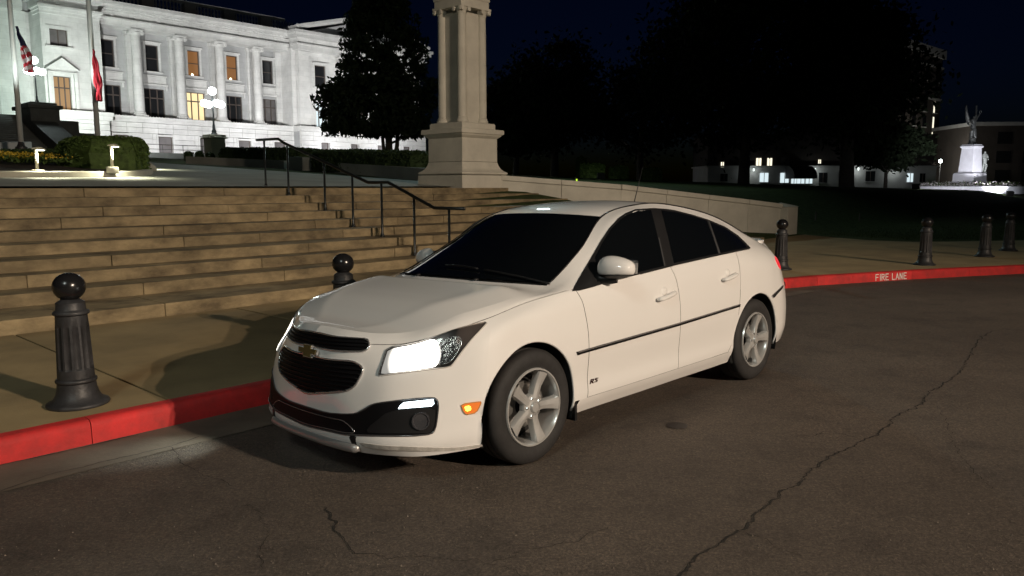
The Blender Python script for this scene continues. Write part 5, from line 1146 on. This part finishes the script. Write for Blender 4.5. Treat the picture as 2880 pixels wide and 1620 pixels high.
def dens(poly, step, closed=True):
    out = []; n = len(poly)
    for i in range(n if closed else n - 1):
        a, b = Vector(poly[i]), Vector(poly[(i + 1) % n]); k = max(1, int((b - a).length / step)); out += [a.lerp(b, j / k) for j in range(k)]
    if not closed: out.append(Vector(poly[-1]))
    return out
def smooth_poly(poly, it=1):
    for _ in range(it):
        q = []
        for i in range(len(poly)):
            a, b = Vector(poly[i]), Vector(poly[(i + 1) % len(poly)]); q += [a.lerp(b, .2), a.lerp(b, .8)]
        poly = q
    return poly
def patch(name, poly, step, proj, off, m, parent=None, mirror=True, ring=None, ringr=.004, depth=.006, sm_it=1):
    """panel laid on the body: outline in 2D, projected to the surface, lifted by off, with a turned-in rim"""
    if sm_it: poly = smooth_poly([Vector(p) for p in poly], sm_it)
    b = dens(poly, step); nb = len(b); xs = [p.x for p in b]; ys = [p.y for p in b]; pts = list(b); x = min(xs) + step / 2
    def ins(p):
        c = False
        for i in range(nb):
            a, d = b[i], b[i - 1]
            if (a.y > p.y) != (d.y > p.y) and p.x < (d.x - a.x) * (p.y - a.y) / (d.y - a.y) + a.x: c = not c
        return c
    while x < max(xs):
        y = min(ys) + step / 2
        while y < max(ys):
            p = Vector((x, y))
            if ins(p) and min((p - q).length for q in b) > step * .45: pts.append(p)
            y += step
        x += step
    r_ = delaunay_2d_cdt(pts, [(i, (i + 1) % nb) for i in range(nb)], [], 1, 1e-6); V2, F2 = r_[0], r_[2]
    P = []; N_ = []
    for p in V2:
        h, n = proj(p.x, p.y); P.append(h); N_.append(n)
    if any(h is None for h in P):
        good = [(V2[i], P[i], N_[i]) for i in range(len(P)) if P[i] is not None]
        for i in range(len(P)):
            if P[i] is None: g = min(good, key=lambda t: (t[0] - V2[i]).length); P[i], N_[i] = g[1], g[2]
    outs = []
    nm = Vector()
    for n in N_: nm += n
    nm.normalize()
    for sgn in ((1, -1) if mirror else (1,)):
        vs = [(p + n * off) for p, n in zip(P, N_)]; fs = [tuple(f) for f in F2]; fs2 = []
        for f in fs:
            nn = (vs[f[1]] - vs[f[0]]).cross(vs[f[2]] - vs[f[0]]); fs2.append(f if nn.dot(nm) > 0 else f[::-1])
        # rim
        ec = {}
        for f in fs2:
            for a, c in zip(f, f[1:] + f[:1]): ec[(a, c)] = 1
        k = len(vs); rimm = {}
        for (a, c) in list(ec):
            if (c, a) not in ec:
                for q in (a, c):
                    if q not in rimm: rimm[q] = len(vs); vs.append(vs[q] - N_[q] * (depth + off))
                fs2.append((c, a, rimm[a], rimm[c]))
        mb = MB(); mb.v = [(v.x, v.y * sgn, v.z) for v in vs]; mb.f = [f if sgn > 0 else f[::-1] for f in fs2]
        par = parent[0 if sgn > 0 else 1] if isinstance(parent, list) else (parent or car)
        o = mb.build(name, m, par, auto=45); outs.append(o)
        if ring:
            rb = MB(); rp_ = []
            for q in b:
                h, n = proj(q.x, q.y)
                if h is not None: h = h + n * (off + ringr * .3); rp_.append(Vector((h.x, h.y * sgn, h.z)))
            rb.tube(rp_, ringr, 6, True); rb.build('bezel', ring, o, smooth=True)
    return outs
G = lambda x, y: (740 + x * .3727, 800 + y * .3727)
G5 = lambda x, y: (740 + x * .3312, 820 + y * .3312)
G8 = lambda x, y: (1400 + x * .4555, 540 + y * .4555)
# side windows: black surround then three panes
dlo = [G8(*p) for p in ((458, 612), (475, 583), (540, 470), (590, 385), (640, 300), (690, 225), (745, 165), (790, 133), (850, 110), (960, 103), (1040, 108), (1100, 118), (1200, 143), (1300, 175), (1400, 217), (1480, 270), (1530, 318), (1557, 346), (1550, 353), (1365, 389), (1100, 448), (880, 505), (700, 550), (580, 587), (500, 608))]
patch('window_surround', dlo, 11, hit_px, .002, DARKP, ring=DARKP, ringr=.003, sm_it=0)
patch('front_door_glass', [G8(*p) for p in ((612, 556), (602, 402), (645, 318), (700, 232), (755, 175), (800, 144), (860, 121), (945, 114), (985, 280), (1022, 459), (880, 493), (700, 535))], 11, hit_px, .005, TINT, sm_it=0)
patch('rear_door_glass', [G8(*p) for p in ((1008, 116), (1100, 128), (1200, 152), (1288, 180), (1330, 290), (1357, 381), (1085, 440), (1050, 280))], 11, hit_px, .005, TINT, sm_it=0)
patch('quarter_glass', [G8(*p) for p in ((1310, 188), (1400, 227), (1475, 279), (1522, 325), (1536, 345), (1374, 378), (1345, 288))], 11, hit_px, .005, TINT, sm_it=0)
BP = mat('pillar_grey', (.06, .06, .062), .3)
patch('pillar_strip', [G8(*p) for p in ((988, 285), (994, 284), (1032, 456), (1025, 458))], 5, hit_px, .006, BP, sm_it=0)
patch('glass_divider', [G8(*p) for p in ((1296, 182), (1304, 184), (1371, 379), (1361, 382))], 5, hit_px, .006, BP, sm_it=0)
patch('belt_moulding', [G8(*p) for p in ((880, 500), (1100, 443), (1365, 384), (1545, 348), (1548, 354), (1365, 393), (1100, 453), (880, 510))], 8, hit_px, .006, DARKP, sm_it=0)
# door rub strip, dark chrome
patch('rub_strip', [(-.345, .582), (-.458, .586), (-1.45, .613), (-2.34, .648), (-2.34, .668), (-1.45, .634), (-.458, .607), (-.335, .603)], .03, hit_y, .008, GBLK, sm_it=0)
patch('rub_strip_chrome', [(-.345, .5975), (-1.45, .6285), (-2.34, .6625), (-2.34, .667), (-1.45, .6335), (-.345, .6025)], .03, hit_y, .0105, CHROME, sm_it=0)
patch('rear_chrome_strip', [G8(1688, 640), G8(1700, 655), G8(1722, 628), G8(1757, 590), G8(1759, 573), G8(1720, 612)], 4, hit_px, .006, GBLK, ring=CHROME, ringr=.003)
# headlamps
hl = patch('headlight', [G(*p) for p in ((935, 475), (1150, 442), (1300, 392), (1450, 337), (1600, 297), (1700, 281), (1640, 345), (1560, 430), (1490, 520), (1440, 590), (1412, 622), (1250, 642), (1050, 667), (876, 692), (872, 670), (905, 570))], 9, hit_px, .001, HHOUS, ring=mat('lens_edge', (.55, .53, .5), .2, spec=.6), ringr=.0035)
patch('lit_reflector', [G(*p) for p in ((946, 490), (1150, 457), (1288, 408), (1328, 450), (1338, 540), (1308, 618), (1245, 630), (1050, 656), (892, 680), (898, 640), (920, 570))], 9, hit_px, .004, HLIT, parent=hl)
patch('turn_reflector', [G(*p) for p in ((1338, 440), (1420, 390), (1490, 395), (1500, 445), (1462, 520), (1405, 592), (1318, 612), (1345, 545))], 9, hit_px, .004, HREF, parent=hl, ring=CHROME, ringr=.002)
patch('lens', [G(*p) for p in ((937, 477), (1150, 444), (1300, 394), (1450, 340), (1600, 300), (1690, 285), (1636, 345), (1556, 430), (1486, 520), (1436, 590), (1410, 619), (1250, 639), (1050, 664), (880, 688), (876, 670), (909, 570))], 9, hit_px, .009, LENS, parent=hl)
# front openings, defined on the left half and mirrored
def half(pix, fn): 
    out = []
    for p in pix:
        h, n = hit_px(*fn(*p)); out.append((h.y, h.z))
    return out
def full(hp, eps=0.0):
    a = [(max(0.0, y), z) for y, z in hp]; return a + [(-y, z) for y, z in reversed(a) if y > 1e-4]
ug = half([(430, 356), (620, 385), (780, 398), (885, 405), (902, 430), (905, 468), (880, 498), (840, 512), (700, 511), (560, 497), (470, 474)], G5); ug[0] = (0, ug[0][1] + .008); ug[-1] = (0, ug[-1][1])
lg = half([(420, 560), (560, 577), (700, 587), (770, 594), (830, 627), (853, 660), (840, 702), (800, 780), (768, 815), (715, 840), (640, 850), (500, 858), (405, 856)], G5); lg[0] = (0, lg[0][1] + .01); lg[-1] = (0, lg[-1][1] - .012)
GRB = mat('grille_black', (.006, .006, .007), .5, spec=.1)
u_ = patch('upper_grille', full(ug), .018, hit_x, .002, GRB, mirror=False, ring=CHROME, ringr=.006, sm_it=1)[0]
l_ = patch('lower_grille', full(lg), .018, hit_x, .002, GRB, mirror=False, ring=CHROME, ringr=.006, sm_it=1)[0]
def inside_poly(poly, y, z):
    c = False
    for (a, b), (d, e) in zip(poly, poly[1:] + poly[:1]):
        if (b > z) != (e > z) and y < (d - a) * (z - b) / (e - b) + a: c = not c
    return c
for poly, o, k in ((full(ug), u_, 4), (full(lg), l_, 9)):
    zs = [p[1] for p in poly]; z0, z1 = min(zs), max(zs)
    for i in range(k):
        z = z0 + (z1 - z0) * (i + .8) / (k + .6); run = []
        for y in [-.6 + .012 * j for j in range(101)]:
            if inside_poly(poly, y, z): h, n = hit_x(y, z); run.append(h + n * .006)
        if len(run) > 3:
            mb = MB(); mb.tube(run, .0045, 6); mb.build('grille_bar', mat('grille_bar_black', (.006, .006, .007), .35, spec=.2), o, smooth=True)
ik = half([(420, 1003), (550, 1030), (700, 1041), (790, 1036), (860, 1000), (930, 957), (1000, 942)], G5) + half([(1100, 864), (1285, 851), (1318, 872), (1323, 930), (1308, 1060), (1285, 1117), (1240, 1134), (900, 1140), (745, 1137)], G) + half([(700, 1214), (560, 1182), (410, 1135)], G5)
ik[0] = (0, ik[0][1] + .008); ik[-1] = (0, ik[-1][1] - .012)
fi = patch('lower_intake', full(ik), .02, hit_x, .002, mat('piano_black_soft', (.006, .006, .007), .45, spec=.12), mirror=False, ring=mat('trim_edge', (.12, .12, .125), .15, metal=.5), ringr=.004, sm_it=1)[0]
lowi = [(y * 1.0, z) for y, z in half([(420, 1040), (600, 1078), (680, 1092), (740, 1140), (790, 1200), (700, 1200), (560, 1165), (410, 1120)], G5)]; lowi[0] = (0, lowi[0][1] + .006); lowi[-1] = (0, lowi[-1][1] - .01)
patch('intake_mesh', full(lowi), .02, hit_x, .005, GRB, parent=fi, mirror=False, ring=mat('trim_line', (.3, .3, .31), .15, metal=.8), ringr=.003, sm_it=1)
patch('fog_recess', [G(*p) for p in ((960, 945), (1300, 925), (1295, 1050), (1268, 1112), (1230, 1122), (800, 1124), (780, 1090))], 8, hit_px, .005, DARKP, parent=fi)
patch('running_light', [G(*p) for p in ((1034, 915), (1062, 890), (1283, 866), (1290, 900), (1270, 918), (1022, 938))], 7, hit_px, .008, DRL, parent=fi, sm_it=0)
h, n = hit_px(*G(1190, 1030))
for sgn in (1, -1):
    mb = MB(); mb.lathe([(.0, .004), (.036, .006), (.040, .012), (.046, .012), (.048, -.01)], 24); qm = Vector((n.x, n.y, n.z)).to_track_quat('Z', 'Y').to_matrix().to_4x4(); c = h + n * .004
    mb.v = [tuple(Vector((w.x, w.y * sgn, w.z))) for w in [qm @ Vector(v) + c for v in mb.v]]; mb.build('fog_lamp', mat('fog_glass', (.05, .05, .055), .1, spec=.7, coat=1), fi, auto=40)
# silver skid plate and black notches under the intake
run = []
for i in range(41):
    y = -.435 + .87 * i / 40; hh, nn = hit_x(y, .232); run.append(hh + nn * .004 + Vector((0, 0, -.006)))
mb = MB(); mb.tube(run, [.012] + [.026] * 39 + [.012], 10); mb.build('skid_plate', SKID, car, smooth=True)
patch('bumper_notch', [G5(*p) for p in ((728, 1226), (792, 1228), (786, 1262), (800, 1310), (760, 1298))], 5, hit_px, .004, DARKP)
patch('lip_edge', [G(*p) for p in ((720, 1190), (900, 1215), (1200, 1228), (1450, 1232), (1650, 1205), (1655, 1222), (1450, 1252), (1200, 1258), (900, 1244), (760, 1222))], 7, hit_px, .004, mat('scuffed_lip', (.45, .43, .40), .6, var=.3, vscale=20))
# side markers, tail lights
sm_o = patch('side_marker', [G(*p) for p in ((1490, 902), (1638, 881), (1643, 892), (1608, 966), (1530, 982), (1508, 955))], 6, hit_px, .005, AMB, ring=mat('marker_edge', (.5, .25, .08), .3), ringr=.0025)
patch('marker_bulb', [G(*p) for p in ((1515, 920), (1560, 912), (1568, 945), (1530, 958))], 5, hit_px, .008, AMB2, parent=sm_o)
tl = patch('tail_light', [G8(*p) for p in ((1708, 380), (1728, 388), (1744, 408), (1752, 440), (1755, 488), (1742, 476), (1726, 450), (1712, 415))], 3.5, hit_px, .005, TAIL)
# emblem
h, n = hit_px(*G(372, 505)); h.y = 0; h, n = hit_x(0, h.z); n = Vector((n.x, 0, n.z)).normalized(); upv = Vector((-n.z, 0, n.x))
bt = [(-.082, -.012), (-.03, -.012), (-.03, -.030), (.045, -.030), (.036, -.012), (.082, -.012), (.088, .012), (.03, .012), (.03, .030), (-.045, .030), (-.036, .012), (-.088, .012)]
for nm_, sc, d0, d1, m in (('emblem', 1.12, .004, .016, CHROME), ('emblem_face', .98, .0162, .020, GOLD)):
    mb = MB(); k = len(bt); vs = [h + n * d + Vector((0, 1, 0)) * (x * sc) + upv * (y * sc * 1.05) for d in (d0, d1) for x, y in bt]; mb.add(vs, [tuple(range(k)), tuple(reversed(range(k, 2 * k)))] + [(i, k + i, k + (i + 1) % k, (i + 1) % k) for i in range(k)]); o = mb.build(nm_, m, car)
    bm = bmesh.new(); bm.from_mesh(o.data); bmesh.ops.recalc_face_normals(bm, faces=bm.faces); bm.to_mesh(o.data); bm.free()
# RS badge on each front door
for sgn in (1, -1):
    mb = MB(); x = 0
    for ch in 'RS':
        for a, b in GL[ch]:
            def fn(p, x=x): h, n = hit_y(-.490 - (x + p.x * .045 + p.y * .010), 0.380 + p.y * .023); h = h + n * .003; return (h.x, h.y * sgn, h.z)
            stroke(mb, a, b, .26, fn)
        x += .042
    mb.build('door_badge', mat('badge_dark', (.05, .02, .02), .3, metal=.5), car)
# door handles
for x0, x1, z in ((-1.185, -1.40, .838), (-2.065, -2.27, .893)):
    for sgn in (1, -1):
        xm = (x0 + x1) / 2; pts = []
        for i in range(11):
            x = x0 + (x1 - x0) * i / 10; h, n = hit_y(x, z + .03 * (i / 10 - .5)); d = .012 + .022 * math.sin(math.pi * i / 10) ** .5; pts.append(Vector((h.x, (h.y + d) * sgn, h.z)))
        mb = MB(); mb.tube(pts, [.012] + [.020] * 9 + [.012], 12, flat=.8); mb.build('door_handle', PAINT, car, smooth=True)
        h, n = hit_y(xm, z + .008); mb = MB(); mb.ell((h.x, (h.y - .016) * sgn, h.z + .018), (.05, .022, .038), 16, 8); mb.build('handle_cup', PAINT, car, smooth=True)
# mirrors
mc = Vector((-.722, .915, 1.067))
for sgn in (1, -1):
    f = thing_m = None
    def shell(zlo, zhi, name, m, sc=1.0, par=None):
        mb = MB(); seg, rings = 28, 16; vs = []
        for i in range(rings + 1):
            a = math.pi * i / rings
            for j in range(seg):
                b = 2 * math.pi * j / seg; cx = math.cos(b); cz = math.sin(b); y = -math.cos(a) * .108
                rr = math.sin(a) ** .55; ez = .094 if cz > 0 else .088; zz = cz * ez * rr * (1.0 - .36 * (y + .108) / .216); xx = cx * .085 * rr
                if xx < 0: xx *= .45
                vs.append(Vector((xx, y, zz)) * sc)
        vs = [Vector((p.x - p.y * .25, p.y, min(max(p.z, zlo), zhi))) for p in vs]
        mb.v = [((mc + p).x, (mc + p).y * sgn, (mc + p).z) for p in vs]; fs = [(i * seg + j, i * seg + (j + 1) % seg, (i + 1) * seg + (j + 1) % seg, (i + 1) * seg + j) for i in range(rings) for j in range(seg)]
        mb.f = fs if sgn > 0 else [q[::-1] for q in fs]; o = mb.build(name, m, par or car, auto=55); return o
    mo = shell(-.036, .2, 'mirror_cap', PAINT); shell(-.2, -.037, 'mirror_underside', DARKP, .97, mo)
    mb = MB(); mb.add([((mc.x - .055), (mc.y - .11) * sgn, mc.z - .04), ((mc.x - .055), (mc.y + .11) * sgn, mc.z - .03), ((mc.x - .08), (mc.y + .10) * sgn, mc.z + .05), ((mc.x - .08), (mc.y - .10) * sgn, mc.z + .055)], [(0, 1, 2, 3)]); mb.build('mirror_glass', CHROME, mo)
    mb = MB(); mb.tube([(-.66, .79 * sgn, 1.005), (-.68, .83 * sgn, 1.0), (-.70, .87 * sgn, 1.003), (-.715, .91 * sgn, 1.012)], [.05, .042, .036, .035], 10); mb.build('mirror_arm', DARKP, mo, smooth=True)
# wipers, washer nozzles, antenna
for (u0, v0), (u1, v1), (u2, v2) in (((1690, 1000), (1350, 920), (1000, 850)), ((930, 840), (760, 810), (590, 800))):
    pts = []
    for u, v in dens([(u0, v0), (u1, v1), (u2, v2)], 40, False):
        hh, nn = hit_px(1100 + u * .26398, 540 + v * .26398)
        if hh: pts.append(hh + nn * .016)
    mb = MB(); mb.tube(pts, .007, 6); mb.build('wiper', DARKP, car, smooth=True)
for y in (.28, -.28):
    hh = BVH.ray_cast(Vector((-.12, y, 2)), Vector((0, 0, -1)))[0]; mb = MB(); mb.ell((hh.x, hh.y, hh.z + .002), (.022, .013, .011), 10, 6); mb.build('washer_nozzle', DARKP, car, smooth=True)
hh = BVH.ray_cast(Vector((-2.20, 0, 2)), Vector((0, 0, -1)))[0]; mb = MB(); mb.ell((hh.x, 0, hh.z), (.05, .03, .03), 12, 8); mb.tube([(hh.x, 0, hh.z), (hh.x - .14, 0, hh.z + .33)], [.005, .003], 6); mb.build('antenna', DARKP, car, smooth=True)
# roof ditch mouldings, tail spoiler lip
for sgn in (1, -1):
    pts = [grid[i][r9_] + Vector((0, 0, .003)) for i in range(cwb, cr1)]; mb = MB(); mb.tube([(p.x, p.y * sgn, p.z) for p in pts], .0055, 6); mb.build('roof_moulding', DARKP, car, smooth=True)
pts = [grid[i][r9_] + Vector((-.012, 0, .006)) for i in range(C_RB, NC)]; pts = [(p.x, p.y, p.z) for p in pts] + [(p.x, -p.y, p.z) for p in reversed(pts[:-1])]
mb = MB(); mb.tube(pts, .014, 8); mb.build('boot_spoiler', PAINT, car, smooth=True)
# underbody and wheel wells
mb = MB(); mb.b2((-3.35, -.70, .20), (.62, .70, .62)); mb.build('underbody', UNDER, car)
for cx, cz, rr in ARCH:
    for sgn in (1, -1):
        vs = []; fs = []; k = 28
        angs = [R(-20 + 220 * i / k) for i in range(k + 1)]
        for a in angs:
            for y, r_ in ((.868, rr + .002), (.855, rr + .012), (.50, rr + .012)): vs.append((cx + r_ * math.cos(a), y * sgn, cz + r_ * math.sin(a)))
        for i in range(k):
            for j in range(2): fs.append((i * 3 + j, (i + 1) * 3 + j, (i + 1) * 3 + j + 1, i * 3 + j + 1))
        mb = MB().add(vs, fs); mb.build('wheel_arch_liner', UNDER, car)
        mb = MB(); mb.b2((cx - .42, .48 * sgn, .2), (cx + .42, .50 * sgn, .75)); mb.build('wheel_well', UNDER, car)
        lip = []
        for a in [R(-14 + 208 * i / 48) for i in range(49)]:
            x, z = cx + rr * math.cos(a), cz + rr * math.sin(a)
            if a < 0 or a > math.pi: x = cx + rr * (1 if math.cos(a) > 0 else -1)
            hh, nn = hit_y(x + .01 * math.cos(a), max(z, .235))
            if hh: lip.append(Vector((x, (hh.y - .006) * sgn, z)))
        mb = MB(); mb.tube(lip, .008, 8); mb.build('arch_lip', PAINT, car, smooth=True)
mb = MB(); mb.b2((-.372, .80, .175), (-.352, .868, .30)); mb.build('mud_flap', DARKP, car)
# wheels
def wheel(x, sgn, rot, zc):
    g_ = []; yo = .862 * sgn
    tp = [(.222, -.012), (.235, -.004), (.262, .004), (.290, .002), (.310, -.006), (.324, -.018), (.331, -.034)]
    prof = [(r_, y) for r_, y in tp] + [(.3315, -.05), (.325, -.052), (.325, -.062), (.332, -.064), (.332, -.10), (.325, -.102), (.325, -.112), (.332, -.114), (.3315, -.16), (.325, -.19), (.30, -.205), (.222, -.20)]
    def lat(pf, nm, m, seg=64, au=35, par=None):
        mb = MB(); k = len(pf); vs = []; fs = []
        for j in range(seg):
            a = 2 * math.pi * j / seg
            for r_, y in pf: vs.append((x + r_ * math.cos(a), yo + y * sgn, zc + r_ * math.sin(a)))
        for j in range(seg):
            for i in range(k - 1): a, b = j * k + i, ((j + 1) % seg) * k + i; fs.append((a, a + 1, b + 1, b) if sgn > 0 else (a, b, b + 1, a + 1))
        mb.v, mb.f = vs, fs; return mb.build(nm, m, par or car, auto=au)
    w = lat(prof, 'wheel', RUB, 72, 30); w['label'] = 'black tyre on five spoke silver alloy rim'
    lat([(.2215, -.016), (.226, -.006), (.222, .003), (.214, .003), (.208, -.006), (.203, -.03), (.198, -.10), (.195, -.17)], 'rim', SILV, 64, 35, w)
    lat([(.0, -.13), (.19, -.13), (.19, -.15)], 'wheel_back', UNDER, 40, 30, w); lat([(.06, -.095), (.135, -.095), (.137, -.10), (.137, -.115)], 'brake_disc', STEEL, 48, 30, w)
    def P(r_, a, y): return (x + r_ * math.sin(a) * (1), yo + y * sgn, zc + r_ * math.cos(a))
    for s in range(5):
        a0 = R(rot) + s * R(72); mb = MB(); st = [(.050, .032, -.018, -.012), (.085, .027, -.022, -.014), (.13, .030, -.020, -.010), (.175, .036, -.010, -.002), (.206, .043, -.004, .0)]; vs = []
        for r_, hw, ye, yc in st:
            da = hw / r_
            for q, y, sc in ((-1, ye - .03, 1.0), (-1, ye, .96), (-.82, ye + .010, 1), (0, yc + .008, 1), (.82, ye + .010, 1), (1, ye, .96), (1, ye - .03, 1.0)): vs.append(P(r_, a0 + q * da * (sc if abs(q) == 1 else 1), y))
        m_ = 7; fs = [(i * m_ + j, i * m_ + j + 1, (i + 1) * m_ + j + 1, (i + 1) * m_ + j) for i in range(len(st) - 1) for j in range(m_ - 1)]
        mb.add(vs, [f[::-1] for f in fs] if sgn > 0 else fs); o = mb.build('spoke', SILV, w, auto=25)
        bm = bmesh.new(); bm.from_mesh(o.data); bmesh.ops.recalc_face_normals(bm, faces=bm.faces); bm.to_mesh(o.data); bm.free()
        an = a0 + R(36); c = P(.052, an, -.012); nb = MB(); nb.lathe([(.0095, -.03 * sgn), (.0095, .006 * sgn), (.007, .010 * sgn), (0, .010 * sgn)], 6, c, axis='y'); nb.build('lug_nut', CHROME, w)
    lat([(.0, .012), (.026, .010), (.031, .004), (.033, -.004), (.04, -.006), (.068, -.014), (.072, -.022), (.072, -.05)], 'hub', SILV, 32, 30, w)
    mb = MB(); a = R(-70); pts = [P(.125, a + R(i * 8), -.085) for i in range(-3, 4)]; mb.tube(pts, .03, 8, flat=.8); mb.build('brake_caliper', STEEL, w, smooth=True)
    return w
dz = math.sin(LEAN)
wheel(0.0, 1, -22, .332); wheel(-2.685, 1, -18, .334); wheel(0.0, -1, 10, .332 + dz * 1.6); wheel(-2.685, -1, 33, .332 + dz * 1.6)
# headlamp beams
for sgn, w_, tx, ty in ((1, 10, 3.2, .5), (-1, 34, 1.45, -.92)):
    light('headlight_beam', 'SPOT', w_, (.85, 1, .95), (.84, .60 * sgn, .62), (tx, ty, 0), car, .05, 44, 1.0)
